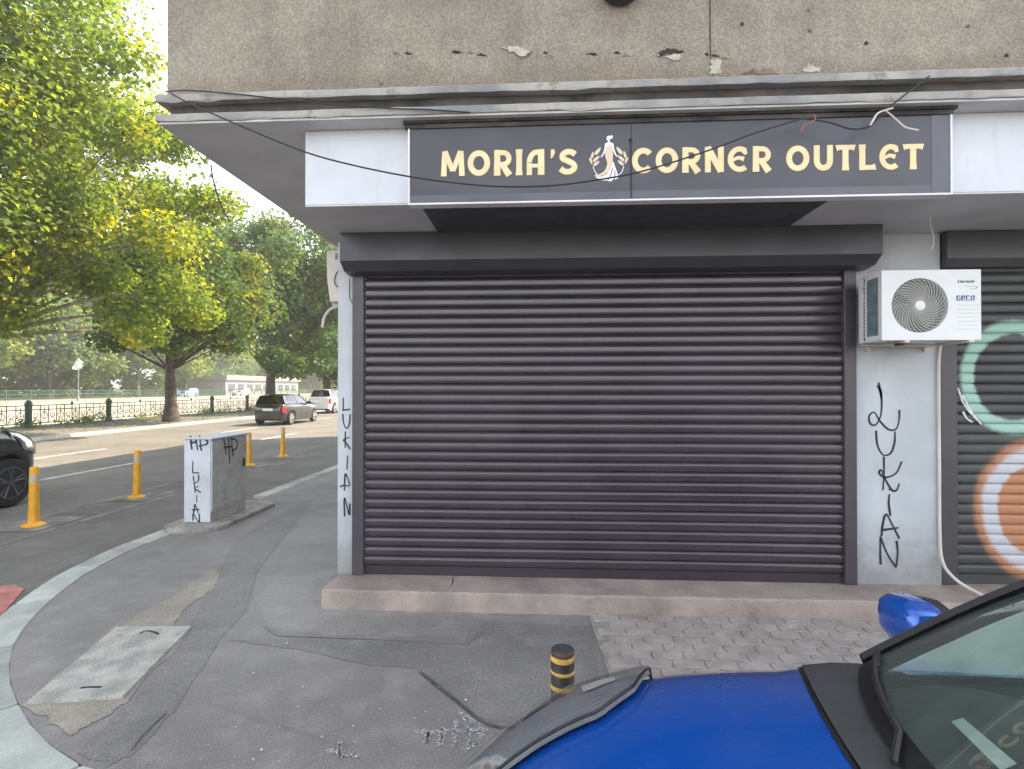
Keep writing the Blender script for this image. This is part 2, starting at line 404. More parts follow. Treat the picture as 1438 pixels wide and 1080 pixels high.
    def fill(s, pts, to3, d=.002):
        n = len(pts)
        return s.add([to3(*p, d) for p in pts] + [to3(*p, 0) for p in pts],
                     [tuple(range(n))] + [(i, (i + 1) % n, n + (i + 1) % n, n + i) for i in range(n)])
    def build(s, name, mat, parent=None, world=True, smooth=False, bevel=0., seg=1, fix=True, mesh_only=False, angle=40):
        me = bpy.data.meshes.new(name)
        off = np.array(parent.location) if (parent and world) else np.zeros(3)
        if parent and world and parent.parent: off = off + np.array(parent.parent.location)
        me.from_pydata([tuple(np.array(p) - off) for p in s.v], [], s.f); me.update()
        if fix or bevel:
            bm = bmesh.new(); bm.from_mesh(me)
            if fix: bmesh.ops.recalc_face_normals(bm, faces=bm.faces)
            if bevel:
                ed = [e for e in bm.edges if len(e.link_faces) == 2 and e.calc_face_angle(0) > R(30)]
                bmesh.ops.bevel(bm, geom=ed, offset=bevel, segments=seg, profile=.7, affect='EDGES', clamp_overlap=True)
            bm.to_mesh(me); bm.free()
        me.materials.append(MATS[mat])
        if smooth:
            me.polygons.foreach_set('use_smooth', [True] * len(me.polygons))
            try: me.set_sharp_from_angle(angle=R(angle))
            except Exception: pass
        if mesh_only: return me
        return link(name, me, parent)
def link(name, me, parent=None, loc=None):
    o = bpy.data.objects.new(name, me); COL.objects.link(o)
    if parent: o.parent = parent
    if loc is not None: o.location = loc
    return o
def tag(o, label, cat, group=None):
    o['label'] = label; o['category'] = cat
    if group: o['group'] = group
    return o
def struct(o, kind='structure'): o['kind'] = kind; return o
def empty(name, loc=(0, 0, 0), rz=0):
    o = bpy.data.objects.new(name, None); COL.objects.link(o); o.location = tuple(float(c) for c in loc); o.rotation_euler = (0, 0, rz)
    o.empty_display_size = .2; return o
def kids(o): return [c for c in bpy.data.objects if c.parent == o]
def copy_tree(o, parent=None):
    c = o.copy(); COL.objects.link(c); c.parent = parent
    for k in kids(o): copy_tree(k, c)
    return c
def XZ(y): return lambda a, b, d: (a, y - d, b)            # strokes on a face that looks towards -Y
def pxf(y, pts): return [tuple(fac(u, v, y)[[0, 2]]) for u, v in pts]
def smooth_line(pts, n=8):
    """Catmull-Rom through points of any dimension"""
    P = [np.array(p, float) for p in pts]; P = [2 * P[0] - P[1]] + P + [2 * P[-1] - P[-2]]; out = []
    for i in range(1, len(P) - 2):
        for k in range(n):
            t = k / n; a, b, c, d = P[i - 1:i + 3]
            out.append(.5 * (2 * b + (c - a) * t + (2 * a - 5 * b + 4 * c - d) * t * t + (3 * b - a - 3 * c + d) * t ** 3))
    out.append(P[-2]); return out
def tagstrokes(strokes, y, w, name, parent, mat='black_ink', sm=5):
    m = MB()
    for k, s_ in enumerate(strokes):
        q = smooth_line(s_, sm) if len(s_) > 2 and sm > 1 else s_
        P = pxf(y, q); n = len(P)
        ws = [w * (.95 + .2 * math.sin(.37 * i + k)) for i in range(n)]
        m.ribbon(P, ws, XZ(y - .0004 * k), .0012)
    return m.build(name, mat, parent)

# ================================================================== SETTING: ground, road, pavement, river
def sheet(name, poly, z, mat, parent=None, kind='structure'):
    o = MB().add([(p[0], p[1], z) for p in poly], [tuple(range(len(poly)))]).build(name, mat, parent)
    if kind: struct(o, kind)
    return o
def offset_line(P, d):
    out = []
    for i in range(len(P)):
        a = np.array(P[max(i - 1, 0)]); b = np.array(P[min(i + 1, len(P) - 1)]); t = (b - a) / np.linalg.norm(b - a)
        out.append(np.array(P[i]) + np.array([-t[1], t[0]]) * d)
    return out
def rect(x0, x1, y0, y1): return [(x0, y0), (x1, y0), (x1, y1), (x0, y1)]
ROADZ = -.05
sheet('ground', rect(-24.6, 400, -400, 500), -.09, 'earth')
sheet('road', rect(-18.45, 60, -200, 500), ROADZ, 'road_asphalt')
kerb_in = [(9, 2.28), (5, 2.31), (2, 2.36), (-.5, 2.4), (-1.6, 2.42), (-2.1, 2.46), (-2.38, 2.57), (-2.65, 2.7), (-3.04, 2.96), (-3.46, 3.3), (-3.87, 3.75),
           (-4.2, 4.3), (-4.5, 5.0), (-4.65, 5.7), (-4.7, 6.4), (-4.69, 8.5), (-4.66, 12.4), (-4.6, 34)]
pavement = sheet('pavement', [tuple(q) for q in smooth_line(kerb_in, 12)] + [(-4.5, 90), (16, 90), (16, 2.28)], 0.0, 'pavement_asphalt')
kerb = struct(empty('kerb', (-4, 4, 0)))
dense = smooth_line(kerb_in, 12); cum = np.concatenate([[0], np.cumsum([np.linalg.norm(dense[i + 1] - dense[i]) for i in range(len(dense) - 1)])])
def at_len(s): return np.array([np.interp(s, cum, [p[k] for p in dense]) for k in (0, 1)])
s = 0.0; LMAX = cum[-1] - .5
while s < LMAX:
    ln = .78 + rnd.random() * .25
    near_gap = .012
    a = s + near_gap; b = min(s + ln - near_gap * .4, LMAX); k = 4
    pin = [at_len(a + (b - a) * i / (k - 1)) for i in range(k)]
    nrm = []
    for i in range(k):
        t_ = at_len(a + (b - a) * i / (k - 1) + .03) - at_len(a + (b - a) * i / (k - 1) - .03); t_ /= np.linalg.norm(t_); nrm.append(np.array([t_[1], -t_[0]]))
    sgn = 1 if np.dot(nrm[0], np.array([-1, -1])) > 0 else -1
    wk = .25 + rnd.uniform(-.012, .012); top = .006 + rnd.uniform(-.004, .006)
    if 6.45 < pin[0][1] < 8.2 and pin[0][0] < -4.5: s += ln; continue            # the cabinet's island replaces these
    pout = [p + q * sgn * wk for p, q in zip(pin, nrm)]
    pin2 = [p + q * sgn * .002 for p, q in zip(pin, nrm)]
    ring = [tuple(p) for p in pin2] + [tuple(p) for p in pout[::-1]]
    MB().prism(ring, 2, -.16, top).build('kerb_stone', 'kerb_granite', kerb, bevel=.012, seg=2, smooth=True)
    s += ln

# repaired patches, worn strips, thin sheets each a few mm over the last
def wobble(P, amp, sub=7, seed=1):
    r_ = random.Random(seed); out = []
    for i in range(len(P)):
        a, b = np.array(P[i], float), np.array(P[(i + 1) % len(P)], float); L = np.linalg.norm(b - a)
        for k in range(sub):
            p = a + (b - a) * k / sub; out.append(tuple(p + np.array([r_.uniform(-1, 1), r_.uniform(-1, 1)]) * min(amp, L * .1)))
    return out
def patch(px, z, mat, amp=.02, seed=1, name='asphalt_patch'):
    P = wobble([gnd(u, v)[:2] for u, v in px], amp, 7, seed)
    return sheet(name, P, z, mat, pavement, None)
patch([(470, 800), (395, 812), (362, 838), (366, 868), (390, 888), (520, 892), (650, 897), (668, 868), (820, 868), (470, 852)], .0015, 'patch_light', .03, 2)
patch([(440, 703), (425, 702), (330, 760), (265, 880), (215, 950), (110, 1058), (150, 1076), (185, 1062), (250, 992), (310, 897), (345, 860), (362, 800)], .003, 'patch_dark', .012, 3)
patch([(314, 900), (420, 912), (520, 935), (590, 940), (640, 980), (675, 1012), (745, 1020), (800, 985), (840, 960), (832, 880), (680, 872), (660, 903), (520, 900), (390, 897)], .003, 'patch_dark', .012, 5)
patch([(36, 990), (160, 880), (240, 840), (300, 797), (309, 808), (300, 828), (262, 852), (245, 880), (272, 882), (176, 988), (150, 1005), (95, 1035)], .0045, 'patch_tan', .02, 4)
for pts, w in (([(185, 1055), (200, 1035), (232, 1003)], .012), ([(590, 945), (640, 985), (690, 1020), (745, 1022)], .02), ([(745, 1022), (760, 1005), (800, 995)], .014)):
    P = [tuple(gnd(u, v)[:2]) for u, v in smooth_line(pts, 5)]
    MB().ribbon(P, w, lambda a, b, d: (a, b, .006 + d), .001).build('pavement_crack', 'crack_fill', pavement)
P = [tuple(gnd(u, v)[:2]) for u, v in [(690, 878), (655, 905), (520, 898), (390, 893), (372, 880)]]
MB().ribbon(P, .02, lambda a, b, d: (a, b, .0055 + d), .001).build('pavement_crack', 'patch_dark', pavement)
# chalk marks
m = MB(); K = lambda a, b, d: (a, b, .0075 + d); c_i = 0
for st, w in (([(583, 1030), (680, 1027)], .022), ([(645, 1003), (683, 1027), (650, 1058)], .02), ([(602, 1030), (600, 1044)], .02), ([(622, 1024), (619, 1048)], .018), ([(640, 1013), (637, 1050)], .016), ([(655, 1010), (660, 1050)], .014), ([(460, 1056), (504, 1064)], .016), ([(476, 1045), (478, 1066)], .014)):
    P = [gnd(u, v)[:2] for u, v in st]; Q = []
    for i in range(len(P) - 1): Q += [P[i] + (P[i + 1] - P[i]) * k / 9 for k in range(9)]
    Q.append(P[-1]); r_ = random.Random(c_i); c_i += 1
    for i in range(len(Q) - 1):
        for _ in range(26):
            if r_.random() < .8:
                p = Q[i] + (Q[i + 1] - Q[i]) * r_.random() + np.array([r_.gauss(0, 1), r_.gauss(0, 1)]) * w * .38; e = r_.uniform(.0015, .0055)
                m.fill([(p[0] + e * math.cos(k * 1.256 + i) * r_.uniform(.5, 1.3), p[1] + e * math.sin(k * 1.256 + i) * r_.uniform(.5, 1.3)) for k in range(5)], K, .0006)
m.build('chalk_mark', 'chalk', pavement)
# small litter crumbs
m = MB(); r_ = random.Random(5)
for _ in range(110):
    u, v = r_.uniform(330, 860), r_.uniform(850, 1075)
    if r_.random() < .2: u, v = r_.uniform(420, 475), r_.uniform(790, 860)
    p = gnd(u, v, .007); e = r_.uniform(.0015, .005) * (2.2 if r_.random() < .1 else 1)
    n_ = 5; ring = [(p[0] + e * math.cos(k * 1.256) * r_.uniform(.5, 1.4), p[1] + e * math.sin(k * 1.256) * r_.uniform(.5, 1.4), .0075) for k in range(n_)]
    m.add(ring + [(p[0], p[1], .0075 + e * .5)], [(k, (k + 1) % n_, n_) for k in range(n_)])
struct(m.build('litter_crumbs', 'chalk', pavement), 'stuff')

# concrete inspection cover, set slightly proud
cv = [gnd(u, v, .012)[:2] for u, v in [(38, 988), (172, 980), (269, 881), (163, 882)]]
cover = empty('inspection_cover', (cv[0][0], cv[0][1], 0)); tag(cover, 'pale concrete inspection cover slab with two lifting slots sunk in the pavement', 'manhole cover')
MB().prism([tuple(p) for p in cv], 2, -.02, .024).build('slab', 'cover_concrete', cover, bevel=.006, seg=2)
for pts in ([(196, 890), (205, 886), (217, 888), (223, 891)], [(113, 966), (126, 965), (143, 965)]):
    P = [tuple(gnd(u, v, .024)[:2]) for u, v in smooth_line(pts, 4)]
    MB().ribbon(P, .02, lambda a, b, d: (a, b, .0243 + d), .001).build('lifting_slot', 'hole_dark', cover)
for u, v in ((168, 892), (250, 890), (160, 968)):
    p = gnd(u, v, .024); MB().lathe([(.02, 0), (.016, .002)], (p[0], p[1], .0242), 2, 10).build('lifting_hole', 'joint_sand', cover)

# interlocking pavers beside the step
sheet('paver_bed', [(.38, 4.385), (.43, 3.5), (.40, 2.72), (4.4, 2.68), (4.4, 4.385)], .004, 'joint_sand', pavement, None)
def paver_mesh(mat):
    a, b, k = .104, .056, .02
    ring = [(-a, -b), (-a * .45 - k, -b), (-a * .45, -b + k * .7), (a * .45, -b + k * .7), (a * .45 + k, -b), (a, -b), (a - k * .6, 0), (a, b), (a * .45 + k, b), (a * .45, b + k * .7), (-a * .45, b + k * .7), (-a * .45 - k, b), (-a, b), (-a - k * .6, 0)]
    return MB().prism(ring, 2, -.02, .004).build('paver', mat, mesh_only=True, bevel=.003)
pv = [paver_mesh('paver'), paver_mesh('paver_pink')]
for j in range(14):
    y = 4.318 - j * .1165
    for i in range(19):
        x = .52 + i * .2145 + (.107 if j % 2 else 0) + j * .006
        if x > 4.28: continue
        o = link('paver', pv[1 if rnd.random() < .1 else 0], pavement, (x, y, .009 + rnd.uniform(-.002, .003)))
        o.rotation_euler = (rnd.uniform(-.012, .012), rnd.uniform(-.012, .012), rnd.uniform(-.02, .02))

# road paint
def roadpoly(px, mat, z): return sheet('road_marking', [gnd(u, v, ROADZ)[:2] for u, v in px], z, mat, road_o, None)
road_o = bpy.data.objects['road']
def stripe(x0, x1, y0, y1, mat, z): return sheet('road_marking', rect(x0, x1, y0, y1), z, mat, road_o, None)
for k in range(9): stripe(-13.7, -13.55, 4 + k * 9.0, 7 + k * 9.0, 'road_white', ROADZ + .004)
for k in range(9): stripe(-10.4, -10.25, 1 + k * 9.0, 4 + k * 9.0, 'road_white', ROADZ + .004)
stripe(-7.42, -7.34, -20, 60, 'road_pale', ROADZ + .004)
stripe(-6.62, -6.52, -20, 60, 'road_pale', ROADZ + .004)
for yy in (6.98, 8.88, 10.77, 12.66, 14.4): stripe(-7.35, -6.68, yy - .3, yy + .55, 'road_pale', ROADZ + .007)
stripe(-18.2, -18.08, -40, 160, 'road_white', ROADZ + .004)
roadpoly([(-60, 868), (0, 868), (34, 828), (20, 822), (-40, 828)], 'bike_red', ROADZ + .008)

# far pavement, its kerb, river channel, far bank
MB().box(-18.45, -18.27, -60, 160, -.1, .075).build('far_kerb', 'kerb_granite', None, bevel=.015)['kind'] = 'structure'
sheet('far_pavement', rect(-24.4, -18.45, -60, 160), .06, 'far_pavement')
m = MB(); ys = [-120, 260]
prof = [(-24.4, .06), (-24.45, -4.2), (-44, -4.2), (-51, .35), (-52, .4)]
for i in range(4):
    if i == 1: continue
    m.add([(prof[i][0], -120, prof[i][1]), (prof[i + 1][0], -120, prof[i + 1][1]), (prof[i + 1][0], 260, prof[i + 1][1]), (prof[i][0], 260, prof[i][1])], [(0, 1, 2, 3)])
struct(m.build('river_channel', 'channel_concrete', fix=False))
sheet('river_water', rect(-44.2, -24.4, -120, 260), -4.0, 'water')
sheet('far_path', rect(-62, -51.9, -120, 500), .4, 'channel_concrete')
sheet('far_park', rect(-500, -62, -300, 500), .38, 'far_grass')

# ================================================================== CORNER BUILDING
YF = 4.75
bld = empty('corner_building', (-1.8, 4.8, 0)); tag(bld, 'weathered grey stucco corner building overhanging a shop with a closed shutter', 'building')
MB().box(-2.72, 16, 3.725, 24, 3.96, 11.2).build('upper_wall', 'stucco', bld)
def rough_slab(name, x0, x1, y0, y1, z0, z1, mat, seed, amp):
    """concrete band whose front arris is uneven"""
    r_ = random.Random(seed); n = 150; m = MB(); P = []
    for i in range(n + 1):
        x = x0 + (x1 - x0) * i / n; a = [r_.gauss(0, amp) for _ in range(4)]
        if r_.random() < .05: a[0] -= amp * 3; a[2] += amp * 2
        P.append([(x, y1, z0), (x, y0 + abs(a[2]), z0 + a[0] * .5), (x, y0 + abs(a[2]) * .3, z0 + .012 + a[1] * .3), (x, y0 + abs(a[3]) * .3, z1 - .01 + a[1] * .3), (x, y0 + .008 + abs(a[3]), z1), (x, y1, z1)])
    m.grid(P); m.add(P[0], [(0, 1, 2, 3, 4, 5)]); m.add(P[-1], [(0, 1, 2, 3, 4, 5)])
    return m.build(name, mat, bld)
rough_slab('upper_ledge', -2.77, 16, 3.67, 24, 3.905, 3.9605, 'lip_concrete', 1, .004)
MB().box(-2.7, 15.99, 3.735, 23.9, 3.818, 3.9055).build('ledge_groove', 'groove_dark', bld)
rough_slab('lower_ledge', -2.77, 16, 3.67, 24, 3.762, 3.8185, 'lip_concrete', 2, .004)
MB().box(-2.752, 15.98, 3.685, 23.8, 3.748, 3.763).build('soffit', 'soffit_paint', bld)
MB().box(-1.745, 15.9, 3.84, 4.9, 3.196, 3.7475).build('beam', 'white_paint', bld, bevel=.006)
MB().box(-1.742, 15.9, 3.842, 4.93, 3.188, 3.1965).build('beam_soffit', 'soffit_paint', bld)
MB().box(-.88, 2.02, 3.86, 4.52, 3.174, 3.1885).build('black_lining', 'shutter_box_metal', bld)
MB().box(-1.83, 15.9, 4.94, 23.5, 0, 3.7475).build('shop_wall', 'side_paint', bld)
XL = fac(474, 600, 4.79)[0]
cl = MB().box(XL, -1.60, 4.79, 5.2, 0.0, 3.1875).build('column', 'column_paint', bld, bevel=.006)
XR0, XR1 = fac(1200, 600, 4.79)[0], fac(1322, 600, 4.79)[0]
cr = MB().box(XR0, XR1, 4.79, 5.2, .1, 3.1875).build('column', 'column_paint', bld, bevel=.006)
MB().box(6.9, 7.6, 4.79, 5.2, 0, 3.1875).build('column', 'column_paint', bld, bevel=.006)
r_ = random.Random(3); m = MB(); P = []
for i in range(121):
    x = -1.845 + (8 + 1.845) * i / 120; q = [r_.gauss(0, .004) for _ in range(3)]
    P.append([(x, 4.93, .158), (x, 4.41 + q[0], .158 + q[1] * .4), (x, 4.395 + q[0], .146 + q[1]), (x, 4.385 + q[2], .0), (x, 4.385 + q[2], -.05)])
m.grid(P); m.add(P[0] + [(P[0][0][0], 4.93, -.05)], [(0, 1, 2, 3, 4, 5)])
m.build('step', 'step_concrete', bld, smooth=False)
P = pxf(4.41, [(0, 0)])
for u, v0, v1 in ((633, 809, 823),):
    a = gnd(636, 811, .16); b = gnd(633, 823, .16)
    MB().ribbon([(a[0], a[1]), ((a[0] + b[0]) / 2 + .012, (a[1] + b[1]) / 2), (b[0], b[1])], .008, lambda a_, b_, d: (a_, b_, .1597 + d), .001).build('step_crack', 'hole_dark', bld)

# chipped plaster, stains and the panel joint on the upper wall
YW = 3.7245
def chip(px, mat, d=.004, name='plaster_chip', seed=0):
    P = wobble(pxf(YW, px), .012, 5, seed); return MB().fill(P, XZ(YW), d).build(name, mat, bld)
chip([(922, 76), (930, 70), (945, 68), (962, 72), (955, 75), (940, 77)], 'hole_dark', .002, 'plaster_hole', 1)
chip([(922, 78), (940, 78), (955, 76), (957, 82), (950, 87), (938, 83)], 'plaster_white', .006, seed=2)
chip([(705, 68), (725, 65), (738, 70), (746, 74), (733, 80), (722, 76)], 'plaster_white', .007, seed=3)
chip([(725, 76), (748, 72), (742, 80), (732, 82)], 'plaster_brown', .004, seed=4)
for k, (u, v) in enumerate(((555, 75), (572, 75), (640, 73), (660, 74), (676, 77), (765, 74), (771, 79), (830, 76), (866, 74), (880, 78), (992, 76), (1004, 78), (1016, 82))):
    w_ = 3 + (k * 37 % 5)
    chip([(u - w_, v), (u, v - 2.2), (u + w_ * 1.4, v + 1.2), (u + w_ * .4, v + 2.6)], 'hole_dark' if k % 3 else 'plaster_brown', .002, 'plaster_hole', 10 + k)
chip([(998, 84), (1013, 84), (1012, 104), (997, 104)], 'plaster_white', .004, seed=31)
chip([(1043, 104), (1055, 98), (1085, 99), (1100, 106)], 'plaster_brown', .004, seed=32)
chip([(1125, 100), (1135, 90), (1150, 95), (1152, 101)], 'plaster_white', .003, seed=33)
for k, (u, v) in enumerate(((1136, 14), (1042, 34), (1137, 43), (1216, 61), (1359, 37), (1413, 78), (535, 117))):
    p = fac(u, v, YW); MB().lathe([(.0095, 0), (.013, .002), (.011, .007), (.003, .0072)], (p[0], p[1] - .007, p[2]), 1, 9).build('plaster_pock', 'hole_dark' if k % 2 else 'plaster_brown', bld)
P = pxf(YW, [(997, -60), (997, 40), (998, 100)])
MB().ribbon(P, [.006, .007, .006], XZ(YW), .0015).build('panel_joint', 'hole_dark', bld)
# ventilation outlet whose underside just shows at the top edge of the wall
p = fac(870, -19, YW)
MB().lathe([(.13, .0), (.15, .03), (.15, .1), (.12, .12)], (p[0], YW - .12, p[2]), 1, 26).build('vent_cowl', 'groove_dark', bld, smooth=True)

# LUKIAN in marker on the columns
Z8 = lambda *pts: [(1150 + x / 3.375, 540 + y / 3.375) for x, y in pts]
tagstrokes([Z8((282, -10), (296, 60), (294, 140), (270, 190), (243, 185), (238, 150), (262, 132), (290, 175), (330, 213), (366, 210), (380, 165), (381, 120)),
            Z8((270, 218), (278, 290), (305, 334), (340, 325), (358, 275), (360, 222)),
            Z8((307, 342), (308, 420), (303, 500)), Z8((392, 365), (365, 420), (315, 440), (285, 420), (295, 405), (315, 450), (345, 500), (368, 500), (380, 470)),
            Z8((330, 495), (335, 500)), Z8((334, 518), (330, 560), (338, 622)),
            Z8((296, 720), (302, 660), (318, 615), (350, 670), (381, 730)), Z8((292, 690), (340, 684), (376, 678)),
            Z8((292, 852), (290, 790), (290, 722)), Z8((290, 722), (325, 805), (365, 866)), Z8((365, 866), (372, 800), (368, 740))], 4.79, .017, 'graffiti_tag', cr)
p = [(1232, 541), (1236, 548), (1238, 560)]
tagstrokes([p, [(1233, 540), (1235, 542)]], 4.79, .022, 'graffiti_tag', cr)
Z7 = lambda *pts: [(460 + x / 5.4, 540 + y / 5.4) for x, y in pts]
tagstrokes([Z7((120, 100), (118, 195)), Z7((112, 196), (172, 188)), Z7((115, 222), (122, 290), (142, 332), (165, 300), (172, 225)),
            Z7((135, 355), (135, 480)), Z7((165, 400), (122, 420), (150, 455), (172, 492)), Z7((152, 538), (147, 645)),
            Z7((128, 805), (132, 700), (140, 680), (160, 730), (168, 765)), Z7((95, 775), (120, 765), (165, 770)), Z7((130, 1000), (128, 860), (150, 930), (165, 985), (170, 900))], 4.79, .013, 'graffiti_tag', cl)
for u, v in ((1241, 503), (1261, 503), (1272, 503), (1273, 552), (1242, 551), (1284, 336), (1311, 600)):
    p = fac(u, v, 4.79); MB().lathe([(.009, 0), (.007, .004), (.002, .005)], (p[0], p[1] - .005, p[2]), 1, 10).build('screw_plug', 'bracket', cr)

# ================================================================== ROLLER SHUTTERS
def slat_mesh(x0, x1, p, mat):
    pr = [(0, 0), (.015, .03), (.019, .1), (.0205, .3), (.021, .6), (.0198, .7), (.0155, .79), (.009, .87), (.003, .935), (0, .965), (-.002, 1.0)]
    m = MB(); m.grid([[(x, -a, b * p) for a, b in pr] for x in (x0, x1)])
    return m.build('slat', mat, mesh_only=True, smooth=True, fix=False, angle=60)
def slats(root, x0, x1, y, z0, z1, n, mat):
    p = (z1 - z0) / n; me = slat_mesh(x0 - root.location.x, x1 - root.location.x, p, mat); r_ = random.Random(n)
    for i in range(n):
        o = link('slat', me, root, (0, y - root.location.y + r_.uniform(-.0012, .0012), z0 + i * p - root.location.z))
        o.rotation_euler = (r_.uniform(-.012, .012), 0, 0)
sh = empty('roller_shutter', (.5, 4.8, .16)); tag(sh, 'plain black closed roller shutter under the lettered shop sign', 'shutter')
GX = [fac(493, 600, 4.72)[0], fac(510, 600, 4.74)[0], fac(1187, 600, 4.74)[0], fac(1206, 600, 4.72)[0]]
slats(sh, GX[0] + .03, GX[3] - .03, 4.795, .245, 2.935, 31, 'shutter_metal')
MB().box(GX[1] - .02, GX[2] + .02, 4.783, 4.805, .1595, .243).build('bottom_bar', 'shutter_metal', sh, bevel=.004)
MB().box(GX[0], GX[1], 4.745, 4.83, .1598, 2.93).build('guide_rail', 'guide_metal', sh, bevel=.004)
MB().box(GX[2], GX[3], 4.745, 4.83, .1598, 2.93).build('guide_rail', 'guide_metal', sh, bevel=.004)
bx0, bx1 = fac(477, 340, 4.5)[0], fac(1240, 340, 4.5)[0]
MB().prism([(4.89, 3.186), (4.5, 3.186), (4.5, 2.945), (4.6, 2.875), (4.73, 2.862), (4.89, 2.862)], 0, bx0, bx1).build('shutter_box', 'shutter_box_metal', sh, bevel=.005, seg=2)
s2 = empty('roller_shutter', (5, 4.85, .16)); tag(s2, 'dark roller shutter sprayed with mint and orange graffiti rings', 'shutter')
g2 = [XR1 + .004, fac(1345, 600, 4.8)[0]]
slats(s2, g2[0] + .03, 6.88, 4.85, .245, 2.935, 31, 'graffiti_metal')
MB().box(g2[1] - .02, 6.86, 4.838, 4.86, .1595, .243).build('bottom_bar', 'graffiti_metal', s2, bevel=.004)
MB().box(g2[0], g2[1], 4.8, 4.88, .1598, 2.9).build('guide_rail', 'guide_metal', s2, bevel=.004)
MB().box(6.8, 6.896, 4.8, 4.88, .1598, 2.9).build('guide_rail', 'guide_metal', s2, bevel=.004)
MB().prism([(4.93, 3.184), (4.72, 3.184), (4.72, 2.95), (4.76, 2.88), (4.93, 2.88)], 0, XR1 + .003, 6.89).build('shutter_box', 'shutter_box_metal', s2, bevel=.004)
# loose mint strokes
tagstrokes([[(1352, 555), (1362, 575), (1378, 596)], [(1345, 545), (1355, 570), (1372, 590)], [(1352, 578), (1358, 588), (1366, 593)]], 4.826, .016, 'spray_stroke', s2, 'chalk')

# ================================================================== SHOP SIGN
YS = 3.76
sg = empty('shop_sign', (.9, YS, 3.15)); tag(sg, "long dark fascia sign reading MORIA'S CORNER OUTLET in gold letters", 'sign')
sx0, sx1 = fac(573, 230, YS)[0], fac(1337, 230, YS)[0]; sz0, sz1 = 3.155, 3.728
xs = fac(886.5, 230, YS)[0]
MB().box(sx0 + .012, sx1 - .012, YS + .006, 3.838, sz0 + .012, sz1).build('sign_box', 'sign_back', sg)
MB().box(sx0 + .014, xs - .002, YS, YS + .012, sz0 + .014, sz1 - .004).build('face_panel', 'sign_face', sg)
MB().box(xs + .002, sx1 - .014, YS, YS + .012, sz0 + .014, sz1 - .004).build('face_panel', 'sign_face', sg)
MB().box(sx1 - .135, sx1 - .015, YS - .002, YS + .004, sz0 + .015, sz1 - .006).build('border_strip', 'sign_edge', sg)
MB().box(sx0 + .015, sx1 - .137, YS - .002, YS + .004, sz0 + .015, sz0 + .07).build('border_strip', 'sign_edge', sg)
for a in ((sx0, sx0 + .0135, sz0, sz1), (sx1 - .0135, sx1, sz0, sz1), (sx0 + .0138, sx1 - .0138, sz0, sz0 + .0135)):
    MB().box(a[0], a[1], YS - .008, 3.836, a[2], a[3]).build('frame', 'sign_frame', sg, bevel=.002)
MB().box(sx0 - .03, sx1 + .02, YS - .03, 3.838, sz1 + .002, 3.7465).build('top_board', 'sign_back', sg)
MB().box(sx0 - .02, sx1, YS - .012, YS + .02, sz1 - .028, sz1 + .001).build('top_batten', 'groove_dark', sg)
q = fac(885, 198, YS)
MB().tube([(xs - .004, YS - .004, q[2]), (xs - .002, YS - .005, (q[2] + sz0) / 2 + .02), (xs, YS - .004, sz0 + .02)], .0045, 6).build('seam_wire', 'cable_black', sg)
MB().lathe([(.012, 0), (.012, .012)], (xs - .006, YS - .012, q[2] + .008), 1, 10).build('seam_clip', 'cable_black', sg)

def arc(cx, cy, rx, ry, a0, a1, n=14): return [(cx + rx * math.cos(R(a0 + (a1 - a0) * i / n)), cy + ry * math.sin(R(a0 + (a1 - a0) * i / n))) for i in range(n + 1)]
T = .24   # stroke thickness / height
G = {}    # strokes in a unit box: (points, widths)
G['O'] = [(arc(.5, .5, .5 - .12, .5 - .11, 90, 450, 30), T)]
G['C'] = [(arc(.55, .5, .43, .39, 42, 318, 24), T)]
G['S'] = [(smooth_line([(.88, .78), (.68, .87), (.42, .88), (.2, .77), (.22, .62), (.5, .52), (.78, .4), (.82, .24), (.6, .12), (.3, .12), (.08, .24)], 5), T)]
G['I'] = [([(.5, 0), (.5, .25), (.5, .75), (.5, 1)], [.29, .24, .24, .29])]
G['L'] = [([(.2, 0), (.2, .75), (.2, 1)], [.25, .25, .29]), ([(.2, .1), (.8, .1), (1, .13)], [.2, .2, .28])]
G['T'] = [([(.5, 0), (.5, .3), (.5, .9)], [.3, .25, .25]), ([(0, .87), (.15, .9), (.85, .9), (1, .87)], [.27, .2, .2, .27])]
G['U'] = [([(.17, 1), (.17, .4)] + arc(.5, .4, .33, .29, 180, 360, 14) + [(.83, .4), (.83, 1)], T)]
G['R'] = [([(.17, 0), (.17, .75), (.17, 1)], [.28, .25, .25]), ([(.17, .89), (.5, .89)] + arc(.5, .66, .33, .23, 90, -90, 12) + [(.17, .43)], .21), ([(.42, .45), (.62, .25), (.86, 0)], [.22, .25, .29])]
G['N'] = [([(.15, 0), (.15, 1)], .24), ([(.85, 0), (.85, 1)], .24), ([(.14, .98), (.86, .02)], .27)]
G['M'] = [([(.1, 0), (.14, .98)], [.24, .2]), ([(.9, 0), (.86, .98)], [.24, .2]), ([(.15, .97), (.5, .2)], [.24, .2]), ([(.85, .97), (.5, .2)], [.24, .2])]
G['A'] = [([(.14, 0), (.14, .5)] + arc(.58, .48, .44, .41, 180, 92, 10) + [(.8, .89)], .22), ([(.83, 0), (.83, 1)], [.28, .26]), ([(.14, .36), (.83, .36)], .15)]
G['E'] = [(arc(.57, .5, .45, .4, 52, 308, 24), .22), ([(.2, .46), (.5, .56), (.78, .5)], [.12, .14, .2]), ([(.7, .86), (.82, .78), (.86, .68)], [.2, .2, .14])]
G["'"] = [([(.55, .98), (.6, .88), (.5, .74), (.3, .64)], [.13, .16, .11, .03])]
